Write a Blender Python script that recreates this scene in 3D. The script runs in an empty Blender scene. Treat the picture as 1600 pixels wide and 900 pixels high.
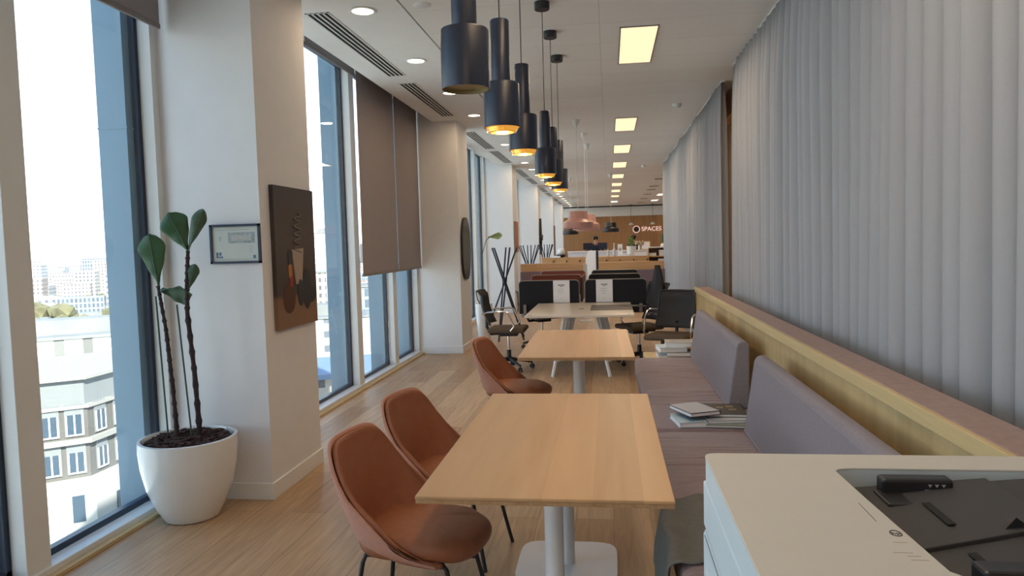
import bpy, bmesh, math, random
from mathutils import Vector, Matrix
C = bpy.context.scene.collection
PI = math.pi
# ---------------------------------------------------------------- camera
CAM_H = 1.55
cam_d = bpy.data.cameras.new('camera'); cam = bpy.data.objects.new('camera', cam_d); C.objects.link(cam)
cam_d.sensor_fit = 'HORIZONTAL'; cam_d.sensor_width = 36.0; cam_d.lens = 36.0 * 1135.1 / 1600.0
cam_d.clip_start = 0.05; cam_d.clip_end = 6000
R3 = Matrix(((0.99094946, 0.13146726, -0.02712047), (0.01884251, 0.06380602, 0.99778442), (-0.13290643, 0.98926496, -0.06075137)))
mw = Matrix((R3[0], R3[1], -R3[2])).transposed().to_4x4(); mw.translation = Vector((0, 0, CAM_H))
cam.matrix_world = mw
bpy.context.scene.camera = cam
# ---------------------------------------------------------------- world, sun, exposure
vs = bpy.context.scene.view_settings
vs.view_transform = 'Standard'; vs.look = 'None'; vs.gamma = 1.0; vs.exposure = 1.0; vs.use_curve_mapping = False
W = bpy.data.worlds.new('sky'); bpy.context.scene.world = W; W.use_nodes = True
nt = W.node_tree; bg = nt.nodes['Background']
tc = nt.nodes.new('ShaderNodeTexCoord'); sep = nt.nodes.new('ShaderNodeSeparateXYZ'); rp = nt.nodes.new('ShaderNodeValToRGB')
nt.links.new(tc.outputs['Generated'], sep.inputs[0]); nt.links.new(sep.outputs['Z'], rp.inputs[0]); nt.links.new(rp.outputs[0], bg.inputs[0])
SKY = [(0.0, (.50, .51, .53)), (.02, (.78, .80, .84)), (.12, (.76, .81, .87)), (.19, (.53, .58, .63)), (.27, (.34, .43, .48)), (.34, (.135, .32, .44)), (.60, (.12, .22, .38)), (1.0, (.10, .18, .36))]
e = rp.color_ramp.elements
e[0].position = 0; e[0].color = SKY[0][1] + (1,); e[1].position = 1; e[1].color = SKY[-1][1] + (1,)
for p, c in SKY[1:-1]:
    k = e.new(p); k.color = c + (1,)
bg.inputs[1].default_value = 2.3
sd = bpy.data.lights.new('sun', 'SUN'); sd.energy = 6.5; sd.angle = .01; sd.color = (1, .95, .86)
so = bpy.data.objects.new('sun', sd); C.objects.link(so)
so.rotation_euler = Vector((.50, -.62, .62)).to_track_quat('Z', 'Y').to_euler()

def area(name, loc, sx, sy, energy, color, rot=(0, 0, 0), portal=False, spread=PI, parent=None):
    d = bpy.data.lights.new(name, 'AREA'); d.shape = 'RECTANGLE'; d.size = sx; d.size_y = sy; d.energy = energy; d.color = color; d.spread = spread
    if portal: d.cycles.is_portal = True
    o = bpy.data.objects.new(name, d); C.objects.link(o); o.location = loc; o.rotation_euler = rot
    if parent: o.parent = parent
    return o

# ---------------------------------------------------------------- materials
def mat(name, col, rough=.5, metal=0.0, bump=0.0, bscale=200.0, emis=None, estr=0.0, var=0.0, vscale=8.0, spec=.5, stretch=(1, 1, 1), coat=0.0, transl=0.0):
    m = bpy.data.materials.new(name); m.use_nodes = True; n = m.node_tree; b = n.nodes['Principled BSDF']
    b.inputs['Base Color'].default_value = tuple(col) + (1,); b.inputs['Roughness'].default_value = rough; b.inputs['Metallic'].default_value = metal
    b.inputs['Specular IOR Level'].default_value = spec; b.inputs['Coat Weight'].default_value = coat
    if emis: b.inputs['Emission Color'].default_value = tuple(emis) + (1,); b.inputs['Emission Strength'].default_value = estr
    t = n.nodes.new('ShaderNodeTexCoord'); mp = n.nodes.new('ShaderNodeMapping'); mp.inputs['Scale'].default_value = stretch
    n.links.new(t.outputs['Object'], mp.inputs[0])
    z = n.nodes.new('ShaderNodeTexNoise'); z.inputs['Scale'].default_value = vscale; z.inputs['Detail'].default_value = 4; n.links.new(mp.outputs[0], z.inputs['Vector'])
    mr = n.nodes.new('ShaderNodeMapRange'); mr.inputs[1].default_value = .3; mr.inputs[2].default_value = .7; mr.inputs[3].default_value = 1 - max(var, .015); mr.inputs[4].default_value = 1 + max(var, .015)
    n.links.new(z.outputs[0], mr.inputs[0])
    hs = n.nodes.new('ShaderNodeHueSaturation'); hs.inputs['Color'].default_value = tuple(col) + (1,); n.links.new(mr.outputs[0], hs.inputs['Value']); n.links.new(hs.outputs[0], b.inputs['Base Color'])
    if bump:
        z2 = n.nodes.new('ShaderNodeTexNoise'); z2.inputs['Scale'].default_value = bscale; n.links.new(mp.outputs[0], z2.inputs['Vector'])
        bu = n.nodes.new('ShaderNodeBump'); bu.inputs['Strength'].default_value = bump; bu.inputs['Distance'].default_value = .002
        n.links.new(z2.outputs[0], bu.inputs['Height']); n.links.new(bu.outputs[0], b.inputs['Normal'])
    return m

def wood(name, c1, c2, rough=.4, axis=1, scale=3.0, band=0.0, bandc=None):
    """grain stretched along axis; band = width of veneer leaves across the other axis"""
    m = bpy.data.materials.new(name); m.use_nodes = True; n = m.node_tree; b = n.nodes['Principled BSDF']; b.inputs['Roughness'].default_value = rough
    t = n.nodes.new('ShaderNodeTexCoord'); mp = n.nodes.new('ShaderNodeMapping')
    s = [14, 14, 14]; s[axis] = .9; mp.inputs['Scale'].default_value = s
    n.links.new(t.outputs['Object'], mp.inputs[0])
    z = n.nodes.new('ShaderNodeTexNoise'); z.inputs['Scale'].default_value = scale; z.inputs['Detail'].default_value = 6; z.inputs['Distortion'].default_value = .6; n.links.new(mp.outputs[0], z.inputs['Vector'])
    r = n.nodes.new('ShaderNodeValToRGB'); r.color_ramp.elements[0].position = .3; r.color_ramp.elements[1].position = .72
    r.color_ramp.elements[0].color = tuple(c1) + (1,); r.color_ramp.elements[1].color = tuple(c2) + (1,); n.links.new(z.outputs[0], r.inputs[0])
    out = r.outputs[0]
    if band:
        sp = n.nodes.new('ShaderNodeSeparateXYZ'); n.links.new(t.outputs['Object'], sp.inputs[0])
        dv = n.nodes.new('ShaderNodeMath'); dv.operation = 'DIVIDE'; dv.inputs[1].default_value = band
        n.links.new(sp.outputs[bandc], dv.inputs[0])
        fl = n.nodes.new('ShaderNodeMath'); fl.operation = 'FLOOR'; n.links.new(dv.outputs[0], fl.inputs[0])
        wn = n.nodes.new('ShaderNodeTexWhiteNoise'); wn.noise_dimensions = '1D'; n.links.new(fl.outputs[0], wn.inputs['W'])
        mr = n.nodes.new('ShaderNodeMapRange'); mr.inputs[3].default_value = .88; mr.inputs[4].default_value = 1.12; n.links.new(wn.outputs[0], mr.inputs[0])
        hs = n.nodes.new('ShaderNodeHueSaturation'); n.links.new(out, hs.inputs['Color']); n.links.new(mr.outputs[0], hs.inputs['Value']); out = hs.outputs[0]
    n.links.new(out, b.inputs['Base Color'])
    return m

def floor_mat():
    m = bpy.data.materials.new('oak_floor'); m.use_nodes = True; n = m.node_tree; b = n.nodes['Principled BSDF']
    t = n.nodes.new('ShaderNodeTexCoord'); mp = n.nodes.new('ShaderNodeMapping'); mp.inputs['Rotation'].default_value = (0, 0, PI / 2)
    n.links.new(t.outputs['Object'], mp.inputs[0])
    br = n.nodes.new('ShaderNodeTexBrick'); br.inputs['Scale'].default_value = 1; br.inputs['Brick Width'].default_value = 2.0; br.inputs['Row Height'].default_value = .21
    br.inputs['Mortar Size'].default_value = .0018; br.inputs['Mortar Smooth'].default_value = .3; br.offset = .37; br.inputs['Bias'].default_value = 0
    br.inputs['Color1'].default_value = (.40, .24, .125, 1); br.inputs['Color2'].default_value = (.56, .37, .21, 1); br.inputs['Mortar'].default_value = (.20, .13, .08, 1)
    n.links.new(mp.outputs[0], br.inputs['Vector'])
    mp2 = n.nodes.new('ShaderNodeMapping'); mp2.inputs['Scale'].default_value = (16, 1.2, 1); n.links.new(t.outputs['Object'], mp2.inputs[0])
    z = n.nodes.new('ShaderNodeTexNoise'); z.inputs['Scale'].default_value = 2.2; z.inputs['Detail'].default_value = 7; z.inputs['Distortion'].default_value = .8; n.links.new(mp2.outputs[0], z.inputs['Vector'])
    mr = n.nodes.new('ShaderNodeMapRange'); mr.inputs[1].default_value = .25; mr.inputs[2].default_value = .75; mr.inputs[3].default_value = .78; mr.inputs[4].default_value = 1.15; n.links.new(z.outputs[0], mr.inputs[0])
    hs = n.nodes.new('ShaderNodeHueSaturation'); n.links.new(br.outputs['Color'], hs.inputs['Color']); n.links.new(mr.outputs[0], hs.inputs['Value'])
    # knots
    vo = n.nodes.new('ShaderNodeTexVoronoi'); vo.inputs['Scale'].default_value = 1.0
    mp3 = n.nodes.new('ShaderNodeMapping'); mp3.inputs['Scale'].default_value = (2.6, 1.3, 1); n.links.new(t.outputs['Object'], mp3.inputs[0]); n.links.new(mp3.outputs[0], vo.inputs['Vector'])
    kr = n.nodes.new('ShaderNodeMapRange'); kr.inputs[1].default_value = .015; kr.inputs[2].default_value = .06; kr.inputs[3].default_value = .75; kr.inputs[4].default_value = 0; n.links.new(vo.outputs['Distance'], kr.inputs[0])
    mx = n.nodes.new('ShaderNodeMixRGB'); mx.inputs[2].default_value = (.16, .09, .05, 1); n.links.new(kr.outputs[0], mx.inputs[0]); n.links.new(hs.outputs[0], mx.inputs[1]); n.links.new(mx.outputs[0], b.inputs['Base Color'])
    b.inputs['Roughness'].default_value = .42; b.inputs['Specular IOR Level'].default_value = .35
    bu = n.nodes.new('ShaderNodeBump'); bu.inputs['Strength'].default_value = .15; bu.inputs['Distance'].default_value = .002; n.links.new(z.outputs[0], bu.inputs['Height']); n.links.new(bu.outputs[0], b.inputs['Normal'])
    return m

def tile_mat(name, col, w, h, line, msize, rough=.5, offx=0.0):
    m = bpy.data.materials.new(name); m.use_nodes = True; n = m.node_tree; b = n.nodes['Principled BSDF']
    t = n.nodes.new('ShaderNodeTexCoord'); mp = n.nodes.new('ShaderNodeMapping'); mp.inputs['Location'].default_value = (offx, 0, 0); n.links.new(t.outputs['Object'], mp.inputs[0])
    br = n.nodes.new('ShaderNodeTexBrick'); br.offset = 0; br.inputs['Scale'].default_value = 1; br.inputs['Brick Width'].default_value = w; br.inputs['Row Height'].default_value = h
    br.inputs['Mortar Size'].default_value = msize; br.inputs['Color1'].default_value = tuple(col) + (1,); br.inputs['Color2'].default_value = tuple(c * .95 for c in col) + (1,); br.inputs['Mortar'].default_value = tuple(c * line for c in col) + (1,)
    n.links.new(mp.outputs[0], br.inputs['Vector']); n.links.new(br.outputs['Color'], b.inputs['Base Color']); b.inputs['Roughness'].default_value = rough
    return m

def facade_mat(name, wall, glassc, w, h, ms):
    m = bpy.data.materials.new(name); m.use_nodes = True; n = m.node_tree; b = n.nodes['Principled BSDF']
    t = n.nodes.new('ShaderNodeTexCoord'); s = n.nodes.new('ShaderNodeSeparateXYZ'); n.links.new(t.outputs['Object'], s.inputs[0])
    a = n.nodes.new('ShaderNodeMath'); n.links.new(s.outputs[0], a.inputs[0]); n.links.new(s.outputs[1], a.inputs[1])
    c = n.nodes.new('ShaderNodeCombineXYZ'); n.links.new(a.outputs[0], c.inputs[0]); n.links.new(s.outputs[2], c.inputs[1])
    br = n.nodes.new('ShaderNodeTexBrick'); br.offset = 0; br.inputs['Scale'].default_value = 1; br.inputs['Brick Width'].default_value = w; br.inputs['Row Height'].default_value = h
    br.inputs['Mortar Size'].default_value = ms; br.inputs['Mortar Smooth'].default_value = 0
    br.inputs['Color1'].default_value = tuple(glassc) + (1,); br.inputs['Color2'].default_value = tuple(g * .7 for g in glassc) + (1,); br.inputs['Mortar'].default_value = tuple(wall) + (1,)
    n.links.new(c.outputs[0], br.inputs['Vector'])
    g = n.nodes.new('ShaderNodeNewGeometry'); s2 = n.nodes.new('ShaderNodeSeparateXYZ'); n.links.new(g.outputs['Normal'], s2.inputs[0])
    cp = n.nodes.new('ShaderNodeMath'); cp.operation = 'GREATER_THAN'; cp.inputs[1].default_value = .5; n.links.new(s2.outputs[2], cp.inputs[0])
    mx = n.nodes.new('ShaderNodeMixRGB'); mx.inputs[2].default_value = tuple(x * .85 for x in wall) + (1,); n.links.new(cp.outputs[0], mx.inputs[0]); n.links.new(br.outputs['Color'], mx.inputs[1]); n.links.new(mx.outputs[0], b.inputs['Base Color'])
    b.inputs['Roughness'].default_value = .8
    return m

def glass_mat(name='window_glass', tint=(.95, .975, .985), fac=.07):
    m = bpy.data.materials.new(name); m.use_nodes = True; n = m.node_tree; n.nodes.remove(n.nodes['Principled BSDF'])
    o = n.nodes['Material Output']; tr = n.nodes.new('ShaderNodeBsdfTransparent'); tr.inputs[0].default_value = tint + (1,)
    gl = n.nodes.new('ShaderNodeBsdfGlossy'); gl.inputs['Roughness'].default_value = .01; mx = n.nodes.new('ShaderNodeMixShader')
    fr = n.nodes.new('ShaderNodeLayerWeight'); fr.inputs[0].default_value = .5
    pw_ = n.nodes.new('ShaderNodeMath'); pw_.operation = 'POWER'; pw_.inputs[1].default_value = 4.0; n.links.new(fr.outputs['Facing'], pw_.inputs[0])
    mr = n.nodes.new('ShaderNodeMapRange'); mr.inputs[3].default_value = fac * .4; mr.inputs[4].default_value = .5; n.links.new(pw_.outputs[0], mr.inputs[0])
    n.links.new(mr.outputs[0], mx.inputs[0]); n.links.new(tr.outputs[0], mx.inputs[1]); n.links.new(gl.outputs[0], mx.inputs[2]); n.links.new(mx.outputs[0], o.inputs[0])
    return m

def emit(name, col, s, base=(.8, .8, .8)):
    return mat(name, base, .5, emis=col, estr=s)

def wrinkle(name, col, amp=.6):
    m = mat(name, col, .9, var=.06, vscale=30, spec=.15); n = m.node_tree; b = n.nodes['Principled BSDF']
    b.inputs['Sheen Weight'].default_value = .3; b.inputs['Sheen Roughness'].default_value = .5
    t = n.nodes.new('ShaderNodeTexCoord'); mp = n.nodes.new('ShaderNodeMapping'); mp.inputs['Scale'].default_value = (1.6, 17, 3); n.links.new(t.outputs['Object'], mp.inputs[0])
    z = n.nodes.new('ShaderNodeTexNoise'); z.inputs['Scale'].default_value = 1.0; z.inputs['Detail'].default_value = 3; z.inputs['Distortion'].default_value = .7; n.links.new(mp.outputs[0], z.inputs['Vector'])
    z2 = n.nodes.new('ShaderNodeTexNoise'); z2.inputs['Scale'].default_value = 1.1; n.links.new(t.outputs['Object'], z2.inputs['Vector'])
    mr = n.nodes.new('ShaderNodeMapRange'); mr.inputs[1].default_value = .45; mr.inputs[2].default_value = .62; n.links.new(z2.outputs[0], mr.inputs[0])
    mu = n.nodes.new('ShaderNodeMath'); mu.operation = 'MULTIPLY'; n.links.new(z.outputs[0], mu.inputs[0]); n.links.new(mr.outputs[0], mu.inputs[1])
    bu = n.nodes.new('ShaderNodeBump'); bu.inputs['Strength'].default_value = amp; bu.inputs['Distance'].default_value = .05; n.links.new(mu.outputs[0], bu.inputs['Height']); n.links.new(bu.outputs[0], b.inputs['Normal'])
    return m

M = {}
M['floor'] = floor_mat()
M['ceiling'] = tile_mat('metal_ceiling_tiles', (.84, .83, .81), 1.5, .6, .74, .0035, .45, offx=.04)
M['plaster'] = mat('white_plaster', (.82, .82, .81), .75, bump=.05, bscale=60)
M['colwhite'] = mat('column_paint', (.79, .79, .79), .7)
M['white'] = mat('white_paint', (.78, .79, .78), .5)
M['frame'] = mat('window_frame_paint', (.74, .75, .73), .4)
M['gasket'] = mat('black_gasket', (.02, .035, .07), .4)
M['fin'] = mat('anodised_fin', (.17, .26, .33), .5, metal=.1)
M['ledge'] = mat('stone_ledge', (.15, .20, .22), .7, var=.15)
M['glass'] = glass_mat()
M['black'] = mat('black_plastic', (.014, .014, .017), .45)
M['slotdark'] = mat('dark_void', (.006, .006, .006), .8)
M['navy'] = mat('navy_enamel', (.012, .018, .040), .38, spec=.6)
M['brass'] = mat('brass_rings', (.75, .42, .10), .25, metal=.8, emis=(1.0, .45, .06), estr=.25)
M['brassdull'] = mat('dull_brass', (.35, .28, .14), .4, metal=.6)
M['bulb'] = emit('warm_bulb', (1.0, .62, .22), 6)
M['panel'] = emit('light_panel', (1.0, .72, .40), .55)
M['panelwhite'] = emit('white_light_panel', (1.0, .92, .78), .62)
M['down'] = emit('downlight_glow', (1.0, .84, .62), 4)
M['curtain'] = mat('grey_linen_curtain', (.355, .365, .39), .95, bump=.2, bscale=500, var=.02, vscale=300, spec=.1)
M['blind'] = mat('taupe_blind', (.33, .295, .30), .9, bump=.1, bscale=400, spec=.1)
M['blindrail'] = mat('blind_rail', (.24, .21, .20), .7)
M['tabletop'] = wood('oak_tabletop', (.50, .29, .135), (.58, .36, .185), .42, axis=1, scale=.8, band=.16, bandc=0)
M['ply'] = wood('plywood_edge', (.36, .20, .09), (.50, .30, .15), .5, axis=1)
M['whitemetal'] = mat('white_powder_coat', (.80, .80, .80), .4)
M['veneer'] = wood('vertical_oak_veneer', (.47, .33, .15), (.58, .43, .22), .45, axis=2, scale=.7, band=.28, bandc=1)
M['lip'] = wood('oak_lip', (.56, .42, .20), (.62, .48, .25), .45, axis=1)
M['shelf'] = mat('stone_shelf', (.34, .235, .205), .5, var=.10, vscale=25)
M['mauve'] = wrinkle('mauve_velvet_seat', (.25, .18, .185), 1.0)
M['mauveback'] = mat('mauve_fabric_back', (.25, .225, .25), .9, bump=.3, bscale=350, var=.05, vscale=60, spec=.15)
M['rust'] = mat('rust_leather', (.29, .10, .043), .55, bump=.1, bscale=150, var=.08, vscale=20)
M['salmon'] = mat('salmon_fabric', (.52, .27, .20), .9, bump=.3, bscale=400, var=.04, vscale=60, spec=.15)
M['pot'] = mat('glossy_white_pot', (.80, .81, .80), .18, coat=.5)
M['soil'] = mat('bark_mulch', (.05, .026, .02), .95, bump=1.0, bscale=90, var=.6, vscale=70)
M['stem'] = mat('dark_stem', (.035, .02, .022), .8, bump=.8, bscale=80, var=.4, vscale=60)
M['stake'] = mat('green_stake', (.03, .07, .05), .5)
M['leaf'] = mat('fiddle_leaf', (.028, .085, .025), .38, var=.2, vscale=25)
M['leafdark'] = mat('leaf_back', (.06, .12, .07), .5, var=.15, vscale=20)
M['leaflight'] = mat('pale_leaf', (.25, .30, .10), .5, var=.15, vscale=20)
M['printer'] = mat('printer_cream', (.56, .545, .50), .5)
M['printerside'] = mat('printer_white', (.66, .74, .77), .45)
M['tray'] = mat('tray_charcoal', (.045, .043, .045), .55)
M['traydark'] = mat('tray_black', (.018, .019, .022), .4)
M['chrome'] = mat('chrome', (.75, .73, .70), .18, metal=1)
M['mesh'] = mat('chair_mesh', (.018, .018, .02), .7, bump=.4, bscale=300)
M['brownseat'] = mat('brown_seat', (.10, .07, .045), .9, var=.08, vscale=60)
M['greyseat'] = mat('grey_seat', (.22, .22, .22), .9)
M['desk'] = mat('desk_laminate', (.62, .55, .47), .3)
M['screenblack'] = mat('black_felt_screen', (.012, .013, .017), .9)
M['screenrust'] = mat('terracotta_felt_screen', (.17, .042, .025), .9)
M['screenedge'] = mat('screen_trim', (.30, .28, .26), .4, metal=.5)
M['paper'] = mat('paper_white', (.86, .87, .90), .8)
M['ink'] = mat('dark_ink', (.06, .06, .07), .8)
M['greyink'] = mat('grey_ink', (.42, .43, .45), .8)
M['greycloth'] = mat('grey_cloth', (.17, .175, .165), .95, bump=.4, bscale=250, var=.08, vscale=40, spec=.1)
M['mirror'] = mat('dark_mirror', (.03, .05, .042), .3, metal=0)
M['oakfar'] = wood('oak_wall_far', (.33, .165, .065), (.41, .22, .09), .5, axis=2, scale=1.0, band=1.2, bandc=0)
M['oakcab'] = wood('oak_cabinet', (.50, .28, .12), (.60, .36, .18), .45, axis=0, scale=1.5)
M['pink'] = mat('pink_enamel', (.62, .33, .28), .35)
M['blacklamp'] = mat('black_enamel', (.02, .02, .022), .35)
M['darkwood'] = mat('dark_wood_panel', (.26, .17, .12), .5, var=.1)
M['postgrey'] = mat('grey_post', (.30, .28, .27), .6)
M['skin'] = mat('skin', (.45, .26, .19), .6)
M['hair'] = mat('dark_hair', (.012, .010, .010), .6)
M['navycloth'] = mat('navy_cloth', (.015, .018, .035), .9)

# ---------------------------------------------------------------- helpers
def tag(o, label=None, cat=None, group=None, kind=None):
    if label: o['label'] = label
    if cat: o['category'] = cat
    if group: o['group'] = group
    if kind: o['kind'] = kind
    return o

def empty(name, loc=(0, 0, 0), rz=0.0, label=None, cat=None, group=None, kind=None):
    o = bpy.data.objects.new(name, None); o.empty_display_size = .1; C.objects.link(o); o.location = loc; o.rotation_euler = (0, 0, rz)
    return tag(o, label, cat, group, kind)

class MB:
    def __init__(s): s.bm = bmesh.new()
    def box(s, x0, x1, y0, y1, z0, z1, bev=0.0, seg=2, mat4=None):
        r = bmesh.ops.create_cube(s.bm, size=1); v = r['verts']
        for q in v: q.co = Vector(((x0 + x1) / 2 + q.co.x * (x1 - x0), (y0 + y1) / 2 + q.co.y * (y1 - y0), (z0 + z1) / 2 + q.co.z * (z1 - z0)))
        if bev:
            ed = list({e for q in v for e in q.link_edges})
            r2 = bmesh.ops.bevel(s.bm, geom=ed, offset=bev, segments=seg, profile=.5, affect='EDGES')
            v = [q for q in r2['verts']]
            v = list({q for f in r2['faces'] for q in f.verts} | set(v))
        if mat4 is not None: bmesh.ops.transform(s.bm, matrix=mat4, verts=v)
        return s
    def tube(s, pts, r, n=10, cap=True, closed=False):
        pts = [Vector(p) for p in pts]; rs = r if isinstance(r, (list, tuple)) else [r] * len(pts); rings = []
        up = None
        for i, p in enumerate(pts):
            if closed: d = pts[(i + 1) % len(pts)] - pts[i - 1]
            else: d = (pts[min(i + 1, len(pts) - 1)] - pts[max(i - 1, 0)])
            d.normalize()
            if up is None:
                up = Vector((0, 0, 1)) if abs(d.z) < .9 else Vector((1, 0, 0))
            a = d.cross(up).normalized(); b = a.cross(d).normalized(); up = b
            rings.append([s.bm.verts.new(p + (a * math.cos(2 * PI * k / n) + b * math.sin(2 * PI * k / n)) * rs[i]) for k in range(n)])
        m = len(rings)
        for i in range(m if closed else m - 1):
            A, B = rings[i], rings[(i + 1) % m]
            for k in range(n): s.bm.faces.new((A[k], A[(k + 1) % n], B[(k + 1) % n], B[k]))
        if cap and not closed: s.bm.faces.new(rings[0][::-1]); s.bm.faces.new(rings[-1])
        return s
    def lathe(s, prof, n=40, cx=0, cy=0, sy=1.0, cap=False):
        rings = []
        for r, z in prof: rings.append([s.bm.verts.new((cx + r * math.cos(2 * PI * k / n), cy + sy * r * math.sin(2 * PI * k / n), z)) for k in range(n)])
        for A, B in zip(rings, rings[1:]):
            for k in range(n): s.bm.faces.new((A[k], A[(k + 1) % n], B[(k + 1) % n], B[k]))
        if cap:
            s.bm.faces.new(rings[0][::-1]); s.bm.faces.new(rings[-1])
        return s
    def grid(s, fn, nu, nv):
        g = [[s.bm.verts.new(fn(i / nu, j / nv)) for j in range(nv + 1)] for i in range(nu + 1)]
        for i in range(nu):
            for j in range(nv): s.bm.faces.new((g[i][j], g[i + 1][j], g[i + 1][j + 1], g[i][j + 1]))
        return s
    def poly(s, pts, th, axis=2):
        """extruded outline; pts 3-D coplanar, th vector"""
        th = Vector(th); a = [s.bm.verts.new(p) for p in pts]; b = [s.bm.verts.new(Vector(p) + th) for p in pts]; n = len(a)
        s.bm.faces.new(a[::-1]); s.bm.faces.new(b)
        for k in range(n): s.bm.faces.new((a[k], a[(k + 1) % n], b[(k + 1) % n], b[k]))
        return s
    def rot(s, m): bmesh.ops.transform(s.bm, matrix=m, verts=s.bm.verts[:]); return s
    def build(s, name, m, parent=None, smooth=False, solid=0.0, sub=0, bevel=0.0, offs=0.0, loc=None):
        bmesh.ops.recalc_face_normals(s.bm, faces=s.bm.faces[:]) if not solid else None
        me = bpy.data.meshes.new(name); s.bm.to_mesh(me); s.bm.free(); me.materials.append(m)
        if smooth:
            for p in me.polygons: p.use_smooth = True
        o = bpy.data.objects.new(name, me); C.objects.link(o)
        if loc: o.location = loc
        if parent: o.parent = parent
        if solid: q = o.modifiers.new('solid', 'SOLIDIFY'); q.thickness = solid; q.offset = offs
        if bevel: q = o.modifiers.new('bevel', 'BEVEL'); q.width = bevel; q.segments = 2; q.limit_method = 'ANGLE'
        if sub: q = o.modifiers.new('sub', 'SUBSURF'); q.levels = sub; q.render_levels = sub
        if smooth and not sub:
            try: me.set_sharp_from_angle(angle=math.radians(40))
            except Exception: pass
        return o

def children(o): return [c for c in C.objects if c.parent == o]
def copy_tree(o, parent=None):
    c = o.copy(); C.objects.link(c)
    if parent: c.parent = parent
    for ch in children(o): copy_tree(ch, c)
    return c
def dup(o, loc, rz=None, label=None):
    c = copy_tree(o); c.location = loc
    if rz is not None: c.rotation_euler = (0, 0, rz)
    if label: c['label'] = label
    return c
def bx(name, m, *a, parent=None, bev=0.0, **k): return MB().box(*a, bev=bev).build(name, m, parent, **k)
def S(o): o['kind'] = 'structure'; return o

# ================================================================ ROOM SHELL
CEIL = 3.30; XW = -2.75; XC = -2.10; YB = 36.8; PITCH = 5.95
S(bx('floor', M['floor'], -2.83, 6.0, -3.0, YB + .1, -.15, 0.0))
S(bx('ceiling', M['ceiling'], -1.45, 6.0, -3.0, YB + .1, CEIL, CEIL + .25))
S(bx('trim_1', M['plaster'], -2.44, -1.465, -3.0, YB + .1, CEIL, CEIL + .25))           # plasterboard margin by the windows
S(bx('trim_2', M['postgrey'], -1.465, -1.45, -3.0, YB + .1, CEIL + .012, CEIL + .25))     # shadow gap
S(bx('wall_back', M['plaster'], -2.83, 6.0, -3.2, -3.0, 0, CEIL + .25))
S(bx('wall_right', M['darkwood'], 1.62, 1.75, -3.0, 8.3, 0, CEIL)); S(bx('wall_meeting', M['darkwood'], 1.62, 1.75, 10.2, 17.1, 0, CEIL)); S(bx('wall_inner', M['oakfar'], 1.75, 6.0, 17.0, 17.1, 0, CEIL)); S(bx('wall_end', M['plaster'], 4.6, 4.7, -3.0, 17.0, 0, CEIL))
S(bx('wall_passage', M['plaster'], 1.75, 6.0, 17.1, 17.25, 0, CEIL))
S(bx('wall_side', M['plaster'], 6.0, 6.15, 17.1, YB + .1, 0, CEIL + .25))
S(bx('wall_far', M['oakfar'], -2.83, 6.0, YB, YB + .15, 0, 2.78))
S(bx('trim_3', M['white'], -2.83, 6.0, YB - .06, YB + .15, 2.78, CEIL))
S(bx('trim_4', M['black'], -2.3, 6.0, YB - .20, YB - .14, CEIL - .06, CEIL))              # dark track in front of the far wall
# unseen wall and roof above, added to block sun; plain spandrel for storeys below
S(bx('wall_sun_block', M['fin'], -2.83, -2.70, -9, 45, 3.62, 30))
S(bx('roof', M['fin'], -2.83, 14, -9, 45, 3.62, 3.85))
S(bx('wall_lower', M['fin'], -2.83, -2.70, -9, 45, -46, -.16))
S(bx('trim_5', M['ledge'], -3.05, -2.83, -9, 45, -.18, -.02))                             # outside ledge at floor level

cols = [4.2 + PITCH * k for k in range(-1, 6)]
for i, y in enumerate(cols):
    c = S(bx('trim_%d' % (10 + i), M['colwhite'], -2.83, XC, y, y + .77, 0, 3.62))
    b = MB(); b.box(-2.70, XC + .012, y - .012, y + .782, 0, .105, bev=.003); S(b.build('baseboard_%d' % (1 + i), M['white']))
    if y < 30:
        area('portal', (0, 0, 0), .1, .1, 0, (1, 1, 1)) if False else None
# ---- windows: one per bay, four panes each
for i in range(7):
    y0 = cols[i] + .77; y1 = (cols[i + 1] if i < 6 else YB)
    w = empty('window_%d' % (i + 1), (0, 0, 0), kind='structure')
    ml = [y0 + 1.35, y0 + 2.68, y0 + 4.03]; ml = [m for m in ml if m < y1 - .2]
    b = MB()
    for m in ml: b.box(-2.80, -2.72, m - .075, m + .075, 0, 3.62, bev=.003)
    b.box(-2.80, -2.72, y0, y0 + .06, 0, 3.62); b.box(-2.80, -2.72, y1 - .06, y1, 0, 3.62)
    b.box(-2.80, -2.70, y0, y1, 0.0, .05, bev=.004)
    b.box(-2.80, -2.70, y0, y1, 3.50, 3.62)
    b.build('window_frame', M['frame'], w)
    ed = [y0 + .06] + [q for m in ml for q in (m - .075, m + .075)] + [y1 - .06]
    for k in range(0, len(ed), 2):
        bx('pane', M['glass'], -2.815, -2.805, ed[k], ed[k + 1], .05, 3.5, parent=w)
        g = MB(); a, c_ = ed[k], ed[k + 1]
        g.box(-2.84, -2.802, a, a + .028, .05, 3.5); g.box(-2.84, -2.802, c_ - .028, c_, .05, 3.5); g.box(-2.84, -2.802, a, c_, .05, .085); g.box(-2.84, -2.802, a, c_, 3.47, 3.5)
        g.build('gasket', M['gasket'], w)
    f = MB()
    for m in ml + [y1 - .01]: f.box(-3.025, -2.84, m - .14, m + .05, -.3, 6.0)
    for q in [m for m in ml + [y1 - .01]]: f.box(-3.028, -2.835, q - .143, q + .052, 2.3, 2.312)
    f.build('facade_fin', M['fin'], w)
    MB().box(-2.70, -2.66, y0, y1, 0, .022, bev=.003).build('window_sill', M['lip'], w)
    p = area('daylight_portal', (-2.79, (y0 + y1) / 2, 1.78), y1 - y0, 3.4, 1, (1, 1, 1), rot=(PI / 2, 0, 0), portal=True)
    p.rotation_euler = (0, -PI / 2, 0); p.data.size = 3.4; p.data.size_y = y1 - y0

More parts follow.
